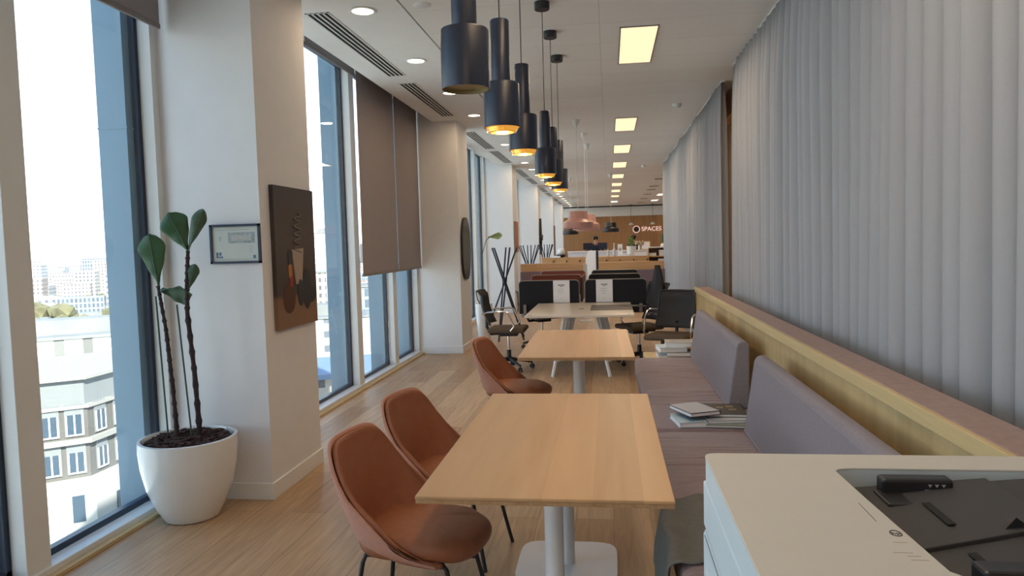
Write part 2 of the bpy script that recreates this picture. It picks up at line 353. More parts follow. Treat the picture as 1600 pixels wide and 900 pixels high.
# ---- roller blinds
def blind(ya, yb, zb, label, chain_y=None):
    o = empty('roller_blind', (-2.665, (ya + yb) / 2, 0), label=label, cat='window blind', group='taupe roller blinds')
    h = (yb - ya) / 2
    bx('blind_fabric', M['blind'], -.002, .002, -h, h, zb + .02, 3.56, parent=o)
    bx('bottom_rail', M['blindrail'], -.010, .010, -h, h, zb, zb + .032, parent=o, bev=.004)
    MB().tube([(0, -h, 3.57), (0, h, 3.57)], .03, 16).build('roller', M['blindrail'], o, smooth=True)
    if chain_y:
        cy = chain_y - (ya + yb) / 2
        MB().tube([(.03, cy, 3.5), (.03, cy, 1.45), (.03, cy + .02, 1.40), (.03, cy + .04, 1.45), (.03, cy + .04, 3.5)], .003, 6).build('chain', M['white'], o)
    return o
blind(3.13, 4.16, 2.90, 'raised taupe blind at top of the window left of the potted fig')
blind(7.66, 9.0, 1.235, 'wider lowered taupe blind, nearer of the pair left of the second column', )
blind(9.03, 10.13, 1.235, 'narrower lowered taupe blind touching the second white column')
blind(5.05, 6.3, 3.38, 'rolled-up taupe blind just behind the first column'); blind(6.34, 7.62, 3.38, 'rolled-up taupe blind above the clear pane behind the brown poster')
for y, n in ((12.3, 'third'), (18.2, 'fourth')):
    blind(y, y + 1.3, 3.0, 'short raised taupe blind in the %s window bay' % n)

# ---- slot diffusers in the plaster margin
def slot(y0, L, lab):
    o = empty('slot_diffuser', (-2.115, y0 + L / 2, CEIL), label=lab, cat='air vent', group='linear slot vents in the ceiling margin')
    b = MB(); b.box(-.092, .092, -L / 2, -L / 2 + .012, -.006, .0); b.box(-.092, .092, L / 2 - .012, L / 2, -.006, .0)
    for k in range(5):
        x = -.087 + k * .0425; b.box(x - .006 if 0 < k < 4 else x - .006, x + .008, -L / 2, L / 2, -.006, 0)
    b.build('vent_frame', M['white'], o)
    bx('vent_slots', M['slotdark'], -.085, .085, -L / 2 + .01, L / 2 - .01, -.0022, -.0008, parent=o)
names = ['nearest', 'second', 'third', 'fourth', 'fifth', 'sixth', 'seventh', 'eighth', 'ninth', 'tenth']
k = 0
for c in range(5):
    for dy in (0, 2.42):
        slot(5.27 + PITCH * c + dy, 2.08, 'long slot vent in white ceiling margin, %s from the front' % names[k]); k += 1

# ---- downlights
def downlight(y, lab, x=-1.77):
    o = empty('downlight', (x, y, CEIL), label=lab, cat='ceiling light', group='round recessed downlights along the windows')
    MB().lathe([(.078, -.0005), (.098, -.0005), (.102, -.004), (.098, -.008), (.080, -.008), (.078, -.0005)], 32).build('trim_ring', M['white'], o, smooth=True)
    MB().lathe([(.0001, -.003), (.079, -.003), (.079, -.001), (.0001, -.001)], 32).build('lamp_disc', M['down'], o)
    l = area('downlight_lamp', (0, 0, -.012), .15, .15, DOWN_W, (1, .72, .45), parent=o); l.data.shape = 'DISK'
DOWN_W = 2.2
for k in range(22):
    y = 5.3 + 1.5 * k
    downlight(y, 'round downlight over the window side, number %d counting from the front' % (k + 1) if False else 'small round ceiling light %s' % (['beside the nearest slot vent', 'above and left of the nearest dark pendant', 'behind the nearest dark pendant shade', 'left of the second dark pendant shade', 'hidden behind the second dark pendant', 'left of the third dark pendant shade', 'just left of the fourth dark pendant'][k] if k < 7 else 'in the distant row along the windows, beyond the second column'))

# ---- light panels 300x1200
def panel(x, y0, L, lab, m='panel', w=.30, pw=9, group='warm rectangular ceiling light panels'):
    o = empty('light_panel', (x, y0 + L / 2, CEIL), label=lab, cat='ceiling light', group=group)
    b = MB(); b.box(-w / 2 - .012, w / 2 + .012, -L / 2 - .012, -L / 2, -.008, 0); b.box(-w / 2 - .012, w / 2 + .012, L / 2, L / 2 + .012, -.008, 0)
    b.box(-w / 2 - .012, -w / 2, -L / 2, L / 2, -.008, 0); b.box(w / 2, w / 2 + .012, -L / 2, L / 2, -.008, 0)
    b.build('panel_frame', M['postgrey'], o); bx('diffuser', M[m], -w / 2, w / 2, -L / 2, L / 2, -.004, -.001, parent=o)
    area('panel_lamp', (0, 0, -.012), w, L, pw, (1, .73, .47), parent=o)
pl = ['largest and nearest', 'second nearest', 'third nearest', 'fourth', 'fifth', 'sixth', 'seventh', 'eighth', 'ninth']
for k, y in enumerate((6.16, 10.62, 13.55, 16.45, 19.4, 22.3, 25.2, 28.2, 32.2)):
    panel(.285, y, 1.22, 'warm glowing ceiling panel, %s in the row' % pl[k], 'panel' if k < 8 else 'panelwhite')
panel(.285, 1.6, 1.22, 'warm ceiling panel directly above the photographer'); panel(.285, -1.6, 1.22, 'added unseen ceiling panel behind the camera, for more light')  # rear panel is an unseen addition that gives more light
for y, l in ((28.2, 'nearer'), (32.2, 'farther')): panel(2.05, y, 1.22, 'ceiling panel right of the main row by the curtain end, %s one' % l, 'panelwhite')
panel(2.2, 12.6, 1.22, 'warm ceiling panel in the room glimpsed through the gap between curtains', pw=40); panel(3.2, 9.0, 1.22, 'added unseen panel lighting the side room behind the curtains', pw=40)  # second panel, out of view, is added to brighten the curtain gap
# ---- sensors and small ceiling fittings
def puck(name, x, y, r, h, m, lab, cat, group=None):
    o = MB().lathe([(.0001, -h), (r * .6, -h), (r * .85, -h * .7), (r, -h * .3), (r, 0), (.0001, 0)], 24).build(name, m, smooth=True, loc=(x, y, CEIL)); return tag(o, lab, cat, group)
puck('smoke_detector', .91, 9.73, .06, .05, M['white'], 'white domed smoke detector on ceiling right of the light panels', 'smoke detector')
puck('smoke_detector', .85, 17.4, .06, .05, M['white'], 'white smoke detector farther down the ceiling near the curtain', 'smoke detector')
puck('ceiling_sensor', -1.31, 5.27, .065, .012, M['white'], 'flat round white ceiling cover near the shadow gap', 'sensor')
for k, y in enumerate((21.4, 24.3, 25.8, 28.2, 31.1, 34.2)):
    o = MB().box(-.15, .15, -.15, .15, -.012, 0, bev=.003).build('ceiling_vent', M['postgrey'], loc=(1.5, y, CEIL)); tag(o, 'small square dark ceiling vent in the row beyond the curtain', 'air vent', 'distant square ceiling vents')

# ================================================================ PENDANTS
def navy_pendant(y, lab, lit=True):
    x = -.45; zb = 2.055
    o = empty('pendant_lamp', (x, y, 0), label=lab, cat='pendant lamp', group='dark cylindrical pendant lamps')
    R = .0785; r = .041
    MB().lathe([(R - .004, zb), (R, zb), (R, zb + .185), (R - .003, zb + .19), (r, zb + .19), (r, zb + .455), (r - .004, zb + .46), (.0001, zb + .46)], 48).build('lamp_shade', M['navy'], o, smooth=True)
    MB().lathe([(R - .004, zb), (R - .004, zb + .18)], 48).build('shade_inside', M['brassdull'], o, smooth=True)
    b = MB()
    for k in range(3):
        zz = zb - .001 - k * .009; q = R - .008 - k * .004
        b.lathe([(q, zz), (q, zz + .009), (q - .014, zz + .006), (q - .014, zz - .002), (q, zz)], 40)
    if lit:
        b.build('brass_rings', M['brass'], o, smooth=True)
        MB().lathe([(.0001, zb + .03), (.03, zb + .035), (.035, zb + .06), (.02, zb + .1), (.0001, zb + .11)], 20).build('bulb', M['bulb'], o, smooth=True)
        l = bpy.data.lights.new('pendant_glow', 'POINT'); l.energy = 1.5; l.color = (1, .6, .28); l.shadow_soft_size = .03; lo = bpy.data.objects.new('pendant_glow', l); C.objects.link(lo); lo.parent = o; lo.location = (0, 0, zb + .0)
    else:
        b.bm.free()
        MB().lathe([(.0001, zb + .012), (R - .006, zb + .012), (R - .006, zb + .016), (.0001, zb + .016)], 40).build('louvre', M['brassdull'], o)
    MB().tube([(0, 0, zb + .458), (0, 0, 3.24)], .0028, 8).build('cord', M['black'], o)
    MB().lathe([(.0001, 3.245), (.052, 3.245), (.056, 3.25), (.056, 3.30), (.0001, 3.30)], 32).build('ceiling_rose', M['black'], o, smooth=True)
for k, y in enumerate((2.36, 3.17, 3.97, 5.40, 6.15, 6.95)):
    navy_pendant(y, ['unlit dark navy cylinder pendant, nearest and largest', 'dark navy cylinder pendant with bright amber rim, second from the front', 'third dark navy cylinder pendant from the front', 'fourth dark navy cylinder pendant, ahead of the overlapping last two', 'fifth dark navy cylinder pendant, last but one', 'farthest and smallest dark navy cylinder pendant'][k], lit=(k > 0))

def drum_pendant(x, y, zb, m, cordm, lab, group, lit=True):
    o = empty('pendant_lamp', (x, y, 0), label=lab, cat='pendant lamp', group=group)
    MB().lathe([(.19, zb - .002), (.205, zb), (.215, zb + .015), (.215, zb + .085), (.20, zb + .10), (.155, zb + .125), (.142, zb + .15), (.14, zb + .235), (.132, zb + .245), (.03, zb + .25), (.0001, zb + .25)], 40).build('lamp_shade', m, o, smooth=True, solid=.004)
    MB().lathe([(.0001, zb + .03), (.185, zb + .03), (.185, zb + .035), (.0001, zb + .035)], 32).build('diffuser', M['panelwhite'] if lit else M['white'], o)
    MB().tube([(0, 0, zb + .25), (0, 0, 3.2)], .004, 6).build('cord', cordm, o)
    MB().lathe([(.0001, 3.19), (.02, 3.19), (.045, 3.25), (.055, 3.30), (.0001, 3.30)], 24).build('ceiling_rose', cordm, o, smooth=True)
for y, x, l in ((10.58, -.43, 'nearest of the three'), (11.9, -.36, 'middle of the three'), (13.22, -.36, 'farthest of the three')):
    drum_pendant(x, y, 1.745, M['pink'], M['white'], 'pink stepped drum pendant on white cord, %s' % l, 'pink drum pendants', False)
drum_pendant(.07, 19.3, 1.79, M['blacklamp'], M['white'], 'black stepped pendant glowing underneath, right of the pink lamps', 'black drum pendants')
drum_pendant(-1.02, 20.0, 1.76, M['blacklamp'], M['white'], 'black stepped pendant partly behind the pink lamps', 'black drum pendants', False)
for x, z, l in ((1.12, 2.33, 'left'), (2.16, 2.33, 'right')):
    o = empty('small_pendant', (x, 36.3, 0), label='tiny pale pendant on thin cord before the far wood wall, %s one' % l, cat='pendant lamp', group='small far pendants')
    MB().lathe([(.0001, z + .10), (.05, z + .09), (.13, z), (.10, z - .02), (.0001, z - .03)], 20).build('lamp_shade', M['white'], o, smooth=True)
    MB().tube([(0, 0, z + .09), (0, 0, 3.3)], .008, 6).build('cord', M['black'], o)
    MB().lathe([(.0001, 3.22), (.09, 3.24), (.09, 3.30), (.0001, 3.3)], 16).build('ceiling_rose', M['black'], o)

# ================================================================ CURTAINS
random.seed(4)
def curtain(y0, y1, x0, pitch, amp, lab):
    o = empty('curtain', (x0, (y0 + y1) / 2, 0), label=lab, cat='curtain')
    # fold centres with irregular spacing
    ph = []; y = y0
    while y < y1: ph.append(y); y += pitch * random.uniform(.84, 1.16)
    ph.append(y)
    amps = [random.uniform(.7, 1.2) for _ in ph]; sk = [random.uniform(-.12, .12) for _ in ph]; drift = [random.uniform(-.02, .02) for _ in ph]
    ys = []; n = 10
    cuts = []
    for i in range(len(ph) - 1):
        for k in range(n):
            cuts.append((i, k / n))
    cy = (y0 + y1) / 2
    NZ = 14
    def fn(u, v):
        i, t = cuts[min(int(round(u * (len(cuts) - 1))), len(cuts) - 1)]
        z = .015 + (3.285 - .015) * v
        d0, d1 = drift[i] * (1 - v), drift[i + 1] * (1 - v)
        yy = (ph[i] + d0) * (1 - t) + (ph[i + 1] + d1) * t
        s = math.cos(2 * PI * t)
        a = amp * (amps[i] * (1 - t) + amps[i + 1] * t)
        a *= (.55 + .45 * min(1, (1 - v) * 6))
        x = -a * (s * .75 + .25 * math.copysign(abs(s) ** .5, s)) * (.85 + .15 * v)
        x += .012 * math.sin(3.1 * yy + 2 * v)
        yy += pitch * (.19 + sk[i] * .35) * math.sin(2 * PI * t) * 1.0
        return Vector((x, yy - cy, z))
    MB().grid(fn, len(cuts) - 1, NZ).build('curtain_fabric', M['curtain'], o, smooth=True, solid=.0025)
    bx('curtain_track', M['white'], -.02, .02, y0 - cy, y1 - cy, 3.286, 3.30, parent=o)
curtain(.35, 7.72, 1.30, .155, .062, 'long grey pleated curtain beside the banquette, nearer one')
curtain(8.45, 16.95, 1.30, .13, .046, 'grey pleated curtain beyond the gap, farther one')
# glazed screen behind the curtains, seen in the gap
g = empty('glass_partition', (1.5, 8.5, 0), label='glazed partition with oak head rail in the gap between the curtains', cat='partition')
bx('post', M['whitemetal'], -.04, .04, -.26, -.18, 0, 3.3, parent=g)
bx('post', M['postgrey'], -.04, .04, 1.68, 1.76, 0, 3.3, parent=g)
bx('glass', M['glass'], -.005, .005, -.18, 1.68, .06, 3.0, parent=g)
bx('head_rail', M['oakfar'], -.05, .05, -.26, 1.76, 3.0, 3.3, parent=g)
bx('floor_rail', M['postgrey'], -.03, .03, -.26, 1.76, 0, .06, parent=g)

# ================================================================ BANQUETTE
lw = empty('low_wall', (1.04, 5.15, 0), label='low oak veneered wall with stone shelf behind the mauve cushions', cat='low wall')
def bb(name, m, x0, x1, y0, y1, z0, z1, par, **k):
    p = par.location; return bx(name, m, x0 - p.x, x1 - p.x, y0 - p.y, y1 - p.y, z0, z1, parent=par, **k)
bb('back_panel', M['veneer'], .975, 1.105, 1.75, 8.55, 0, .945, lw)
bb('oak_lip', M['lip'], .965, .985, 1.74, 8.56, .945, .998, lw, bev=.002)
bb('shelf_top', M['shelf'], .985, 1.125, 1.74, 8.56, .945, 1.0, lw, bev=.002)
bq = empty('banquette_base', (.65, 4.65, 0), label='oak base under the mauve seat cushions', cat='bench')
bb('plinth', M['veneer'], .33, .968, 1.75, 7.55, 0, .27, bq)
for y_ in (1.75, 4.225, 6.91): bb('plinth_joint', M['slotdark'], .328, .332, y_, y_ + .006, 0, .27, bq)
o = tag(bx('end_table', M['lip'], -.32, .32, -.31, .31, .0, .13, bev=.004, loc=(.65, 7.235, .27)), 'small oak block carrying the far books at the end of the bench', 'side table')
def seat(y0, y1, lab):
    o = MB().box(-.375, .375, -(y1 - y0) / 2, (y1 - y0) / 2, 0, .18, bev=.045, seg=4).build('seat_cushion', M['mauve'], smooth=True, loc=(.597, (y0 + y1) / 2, .27)); return tag(o, lab, 'seat cushion', 'mauve banquette seat cushions')
seat(1.80, 4.225, 'mauve banquette seat cushion nearest the printer, grey cloth on it')
seat(4.235, 6.90, 'wrinkled mauve banquette seat cushion beside the farther oak table')
def backc(y0, y1, lab):
    L = (y1 - y0) / 2; o = MB()
    def fn(pt): return pt
    prof = [(-.075, 0), (-.065, .02), (-.01, .40), (.0, .425), (.02, .437), (.045, .437), (.066, .425), (.072, .40), (.072, 0), (.0, -.004)]
    o.poly([(p[0], -L, p[1]) for p in prof], (0, 2 * L, 0))
    q = o.build('back_cushion', M['mauveback'], smooth=False, bevel=.015, loc=(.808, (y0 + y1) / 2, .452)); return tag(q, lab, 'back cushion', 'grey mauve back cushions')
backc(1.85, 4.20, 'tall mauve back cushion nearest, partly hidden by the printer')
backc(4.76, 6.95, 'mauve back cushion farther along behind the two book piles')
# grey cloth hanging over the seat front
def cloth(u, v):
    y = -.33 + .62 * v + .03 * math.sin(9 * u)
    s = u * .62    # along: from on the seat to hanging
    if s < .34: x = .34 - s; z = .462 + .006 * math.sin(18 * v + 5 * u) + .008 * math.sin(25 * u)
    else:
        x = -.012 - .012 * math.sin(10 * v + 3 * u) - .05 * min(1, (s - .34) / .2) * .4; z = .462 - (s - .34) * 1.0 + .02 * math.sin(5 * v)
    if .28 < s < .40: x -= .0
    return Vector((x, y, z))
o = MB().grid(cloth, 30, 26).build('grey_blanket', M['greycloth'], smooth=True, solid=.012, sub=1, loc=(.212, 2.79, 0)); o.location = (.205, 2.79, .0); tag(o, 'crumpled grey cloth hanging over the front of the nearest seat', 'blanket')

# ================================================================ BOOKS
def book(x, y, z, w, d, h, rz, cover, lab, group, pages='paper'):
    o = empty('book', (x, y, z), rz, lab, 'book', group)
    bx('pages', M[pages], -w / 2 + .004, w / 2 - .004, -d / 2 + .004, d / 2 - .004, .002, h - .002, parent=o)
    b = MB(); b.box(-w / 2, w / 2, -d / 2, d / 2, 0, .003); b.box(-w / 2, w / 2, -d / 2, d / 2, h - .003, h); b.box(w / 2 - .003, w / 2, -d / 2, d / 2, 0, h)
    b.build('cover', cover, o)
    return o
def cm(n, c): return mat(n, c, .5)
cv = dict(blue=cm('pale_blue_cover', (.50, .66, .74)), dark=cm('dark_cover', (.05, .045, .045)), lightgrey=cm('light_grey_cover', (.48, .50, .55)), green=cm('grey_green_cover', (.22, .26, .22)), white=cm('white_cover', (.72, .74, .76)), cream=cm('cream_cover', (.55, .50, .44)), maroon=cm('maroon_cover', (.07, .03, .04)), taupe=cm('taupe_cover', (.22, .19, .18)))
G1 = 'books lying on the mauve seat'; z0 = .452
book(.455, 4.40, z0, .17, .24, .030, .15, cv['blue'], 'pale blue book sticking out at the bottom left of the near pile', G1)
book(.675, 4.42, z0, .24, .30, .016, -.08, cv['green'], 'grey-green book at the bottom right of the near pile', G1)
book(.665, 4.47, z0 + .016, .25, .30, .018, .10, cv['lightgrey'], 'grey book under the dark patterned one in the near pile', G1)
o = book(.68, 4.53, z0 + .034, .24, .28, .020, -.04, cv['dark'], 'dark patterned book lying at right of the near pile', G1)
for a, bq_ in ((-.02, .03), (.04, .06), (.05, -.02), (-.05, -.04)):
    bx('cover_pattern', M['brassdull'], a - .022, a + .022, bq_ - .02, bq_ + .02, .0200, .0208, parent=o)
o = book(.495, 4.45, z0 + .055, .20, .26, .024, .42, cv['maroon'], 'pale topped book with maroon spine on top of the near pile', G1)
bx('cover_print', cv['lightgrey'], -.095, .093, -.125, .125, .0242, .0252, parent=o)
G2 = 'books beyond the far seat'; z0 = .402
book(.62, 7.22, z0, .34, .30, .030, .02, cv['white'], 'white book at the bottom of the pile beyond the far seat', G2)
book(.70, 7.18, z0 + .03, .32, .28, .035, -.05, cv['taupe'], 'taupe book low in the pile beyond the far seat', G2)
book(.585, 7.20, z0 + .065, .26, .26, .045, .12, cv['blue'], 'pale blue book sticking out left in the far pile', G2)
o = book(.68, 7.24, z0 + .11, .30, .24, .042, -.03, cv['cream'], 'cream magazine box with grey print on top of the far pile', G2)
bx('cover_print', M['greyink'], -.10, .10, -.06, .06, .042, .043, parent=o)

# ================================================================ OAK TABLES
def oak_table(cx, cy, rz, lab, wx=.83, ly=1.61):
    o = empty('dining_table', (cx, cy, 0), rz, lab, 'table', 'oak topped tables with white pedestals')
    MB().box(-wx / 2, wx / 2, -ly / 2, ly / 2, .728, .740, bev=.003).build('tabletop', M['tabletop'], o)
    MB().box(-wx / 2 + .002, wx / 2 - .002, -ly / 2 + .002, ly / 2 - .002, .715, .728).build('tabletop_edge', M['ply'], o)
    for s in (-1, 1):
        MB().lathe([(.036, .012), (.036, .705)], 32).build('pedestal', M['whitemetal'], o, smooth=True, loc=(0, s * .37, 0))
        b = MB(); n = 48; pts = []
        for k in range(n):
            t = 2 * PI * k / n; c, q = math.cos(t), math.sin(t)
            pts.append((.24 * math.copysign(abs(c) ** .38, c), .24 * math.copysign(abs(q) ** .38, q), 0))
        b.poly(pts, (0, 0, .012)); b.build('base_plate', M['whitemetal'], o, bevel=.003, loc=(0, s * .37, 0))
        bx('top_plate', M['whitemetal'], -.15, .15, s * .37 - .15, s * .37 + .15, .705, .715, parent=o)
    return o
oak_table(-.225, 3.055, 0, 'large oak topped table nearest, with two white round pedestals')
oak_table(-.255, 5.90, .012, 'farther oak topped table, just before the white desks')

# ================================================================ RUST SHELL CHAIRS
def shell_chair(loc, rz, lab):
    o = empty('dining_chair', loc, rz, lab, 'chair', 'rust coloured upholstered shell chairs')
    Z0 = .36; HT = .41
    def surf(off):
        def fn(u, v):
            s = -1 + 2 * u; a = abs(s)
            H = HT * (1 - a ** 4.6) ** .55 + .02 + .05 * a ** 4
            if v == 0: z = Z0
            else: z = Z0 + (H + off * .6) * v
            tt = min(1.0, max(0, (z - Z0) / HT))
            w = .245 + .015 * math.sin(min(tt, 1) * PI) - .03 * tt * tt + off
            k = .295 * (1 - tt) ** 2.1 + .075
            xb = -.215 - .02 * tt - .05 * tt ** 1.5 - off
            if tt < .2: xb += .05 * (1 - tt / .2) ** 2; w -= .035 * (1 - tt / .2) ** 2
            y = w * math.sin(s * PI / 2 * .96)
            x = xb + k * (1 - math.cos(s * PI / 2 * .98)) 
            return Vector((x, y, z))
        return fn
    b = MB(); b.grid(surf(0.0), 40, 20); b.build('backrest', M['rust'], o, smooth=True, solid=.020, offs=0)
    b = MB(); b.grid(surf(.017), 40, 20); b.build('outer_shell', M['salmon'], o, smooth=True, solid=.012, offs=0)
    # seat pad: soft superellipse cushion
    n = 40; prof = [(.0001, .355), (.80, .355), (.95, .368), (1.0, .398), (.985, .422), (.92, .440), (.75, .452), (.4, .458), (.0001, .459)]
    b = MB(); rings = []
    for r, z in prof:
        ring = []
        for k in range(n):
            t = 2 * PI * k / n; c, q = math.cos(t), math.sin(t); ex = .72
            X = .05 + .255 * math.copysign(abs(c) ** ex, c) * r; Y = (.235 - .02 * c) * math.copysign(abs(q) ** ex, q) * r
            zz = z - (.012 if X > .2 else 0) * 1.0
            ring.append(b.bm.verts.new((X, Y, zz)))
        rings.append(ring)
    for A, B in zip(rings, rings[1:]):
        for k in range(n): b.bm.faces.new((A[k], A[(k + 1) % n], B[(k + 1) % n], B[k]))
    b.build('seat', M['rust'], o, smooth=True, sub=1)
    for sx in (-1, 1):
        for sy in (-1, 1):
            MB().tube([(sx * .10, sy * .11, .352), (sx * .155, sy * .14, .345), (sx * .175 + .01, sy * .15, .32), (sx * .235 + .02, sy * .185, .0)], .0095, 10).build('leg', M['black'], o, smooth=True)
    b = MB(); b.tube([(-.15, -.14, .347), (.17, -.14, .347), (.17, .14, .347), (-.15, .14, .347)], .009, 8, closed=True); b.build('seat_frame', M['black'], o)
    for sy in (-1, 1): MB().tube([(.205, sy * .160, .24), (-.18, sy * .160, .24)], .007, 8).build('stretcher', M['black'], o)
    return o
shell_chair((-.795, 2.80, 0), -.14, 'rust shell chair nearest the photographer, at the near table corner')
shell_chair((-.815, 3.54, 0), -.22, 'rust shell chair tucked under the far half of the near table')
shell_chair((-.77, 5.66, 0), -.15, 'rust shell chair at the farther oak table, seen alone')

# ================================================================ PLANTS
def pot(o, r, h, m, n=56):
    MB().lathe([(.0001, 0), (r * .50, 0), (r * .56, .006), (r * .70, h * .16), (r * .88, h * .42), (r * .97, h * .68), (r, h * .88), (r * .995, h), (r * .93, h + .002), (r * .90, h - .02), (r * .90, h - .06), (.0001, h - .06)], n).build('pot', m, o, smooth=True)
fig = empty('potted_fig', (-2.462, 3.905, 0), label='tall sparse fiddle leaf fig in a round white pot by the window', cat='plant')
pot(fig, .272, .475, M['pot'])
random.seed(2)
def soilf(u, v):
    r = .243 * u; t = 2 * PI * v; return Vector((r * math.cos(t), r * math.sin(t), .452 + .014 * math.sin(31 * r + 5 * t) * math.cos(7 * t) * (1 - u * .6)))
MB().grid(soilf, 14, 60).build('soil', M['soil'], fig, smooth=False)
b = MB()
for k in range(260):
    r = .225 * math.sqrt(random.random()); t = random.uniform(0, 2 * PI); q = random.uniform(.010, .02)
    b.box(-q, q, -q * .45, q * .45, -q * .25, q * .25, mat4=Matrix.Translation((r * math.cos(t), r * math.sin(t), .463 + random.uniform(0, .008))) @ Matrix.Rotation(random.uniform(0, 6), 4, 'Z') @ Matrix.Rotation(random.uniform(-.5, .5), 4, 'X'))
tag(b.build('bark_chips', M['soil'], fig), kind='stuff')
def stemtube(pts, r0, r1, name, m, knob=True, par=None):
    P = [Vector(p) for p in pts]; out = []; rad = []; N = 60
    for k in range(N + 1):
        t = k / N * (len(P) - 1); i = min(int(t), len(P) - 2); f = t - i; q = P[i].lerp(P[i + 1], f)
        out.append(q); rr = r0 + (r1 - r0) * k / N; rad.append(rr * (1 + (.35 * (1 if k % 4 == 0 else 0) + random.uniform(-.12, .12)) * (1 if knob else 0)))
    return MB().tube(out, rad, 8).build(name, m, par, smooth=not knob)
off = Vector((-2.462, 3.905, 0))
def L(x, z, dy=0): return (x - off.x, .04 + dy, z)
A_ = [L(-2.555, .45), L(-2.57, .80), L(-2.59, 1.10), L(-2.625, 1.36)]
B_ = [L(-2.41, .45), L(-2.425, .85), L(-2.45, 1.2), L(-2.44, 1.40), L(-2.425, 1.56)]
stemtube(A_, .013, .009, 'stem', M['stem'], True, fig); stemtube(B_, .015, .010, 'stem', M['stem'], True, fig)
stemtube([L(-2.60, .45, -.02), L(-2.63, 1.30, -.02)], .005, .005, 'stake', M['stake'], False, fig); stemtube([L(-2.45, .45, -.02), L(-2.50, 1.25, -.02)], .005, .005, 'stake', M['stake'], False, fig)
def leaf(base, tip, width, side, m, par, cup=.15, droop=0.0):
    base = Vector(base); tip = Vector(tip); ax = tip - base; ln = ax.length; ax.normalize(); side = Vector(side); side = (side - ax * side.dot(ax)).normalized(); nor = ax.cross(side)
    def fn(u, v):
        t = u; s = -1 + 2 * v
        w = width * (math.sin(PI * min(1, t ** 1.55)) ** .55 * .98 + .02) * (.35 + .65 * min(1, t * 1.35)) if t < 1 else width * .03
        w = max(w, width * .04) * (1 + .05 * math.sin(14 * t + 3 * s))
        return base + ax * ln * t + side * w * s + nor * (cup * width * s * s + .05 * width * math.sin(16 * t) * abs(s) - droop * ln * t * t)
    o = MB().grid(fn, 22, 15).build('leaf', m, par, smooth=True, solid=.002)
    MB().tube([base + ax * ln * t + nor * (-droop * ln * t * t - .003) for t in (0, .25, .5, .75, .97)], [.004, .0035, .003, .002, .001], 6).build('midrib', M['leafdark'], o)
    return o
leaf(L(-2.622, 1.352), L(-2.665, 1.665), .080, (1, .25, 0), M['leaf'], fig, cup=.10)
leaf(L(-2.425, 1.555), L(-2.535, 1.785), .085, (1, .35, .5), M['leaf'], fig, cup=.12)
leaf(L(-2.423, 1.56), L(-2.315, 1.795), .042, (1, .9, -.5), M['leafdark'], fig, cup=.5)
leaf(L(-2.44, 1.32), L(-2.385, 1.48), .035, (1, .6, -.3), M['leafdark'], fig, cup=.4)
leaf(L(-2.60, 1.345), L(-2.43, 1.29), .075, (.1, -.7, 1), M['leafdark'], fig, cup=.3, droop=.15)

tp = empty('potted_plant', (-2.02, 11.55, 0), label='tall white planter with one drooping pale leaf behind the second column', cat='plant')
MB().lathe([(.0001, 0), (.09, 0), (.11, .15), (.135, .45), (.138, .60), (.125, .60), (.12, .55), (.0001, .55)], 32).build('planter', M['pot'], tp, smooth=True)
MB().tube([(0, 0, .55), (-.01, 0, 1.0), (0, 0, 1.4), (.07, 0, 1.62), (.14, 0, 1.67)], .006, 6).build('stem', M['stake'], tp)
MB().tube([(-.03, 0, .55), (-.10, 0, .66), (-.12, 0, .8)], .008, 6).build('stem', M['soil'], tp)
leaf((.10, 0, 1.66), (.34, -.02, 1.68), .06, (0, .4, 1), M['leaflight'], tp, cup=.3, droop=-.05)

# ================================================================ WALL ITEMS ON COLUMNS
fr = empty('picture_frame', (-2.262, 4.2, 1.595), label='black framed certificate on the first column beside the fig', cat='picture frame')
b = MB(); w_, h_ = .163, .120; t_ = .014
for (x0, x1, z0, z1) in ((-w_, w_, h_ - t_, h_), (-w_, w_, -h_, -h_ + t_), (-w_, -w_ + t_, -h_, h_), (w_ - t_, w_, -h_, h_)): b.box(x0, x1, -.018, 0, z0, z1)
b.build('frame', M['gasket'], fr)
pm = mat('certificate_paper', (.60, .64, .58), .5); bx('print', pm, -w_ + t_, w_ - t_, -.008, 0, -h_ + t_, h_ - t_, parent=fr)
b = MB(); b.box(-.045, .125, -.0095, -.008, .005, .070); b.build('banknote', mat('note_grey', (.34, .40, .42), .6, var=.3, vscale=60), fr)
b = MB(); b.box(-.025, .105, -.0105, -.0095, .018, .055); b.build('banknote_centre', mat('note_pale', (.50, .52, .48), .6, var=.2, vscale=90), fr)
b = MB(); b.box(-.13, .09, -.0095, -.008, .084, .087)
for zz in (-.02, -.035, -.05): b.box(.085, .11, -.0095, -.008, zz, zz + .003)
b.box(-.12, .02, -.0095, -.008, -.095, -.092); b.box(-.102, -.097, -.0095, -.008, .02, .045); b.box(-.108, -.09, -.0095, -.008, .042, .045); b.build('small_print', M['greyink'], fr)
b = MB(); b.box(-.128, -.115, -.0095, -.008, -.085, -.05); b.box(-.11, -.085, -.0095, -.008, -.085, -.075); b.box(-.108, -.095, -.0095, -.008, -.07, -.05); b.box(.112, .128, -.0095, -.008, -.09, -.07); b.build('stamp', mat('stamp_blue', (.10, .17, .28), .6), fr)

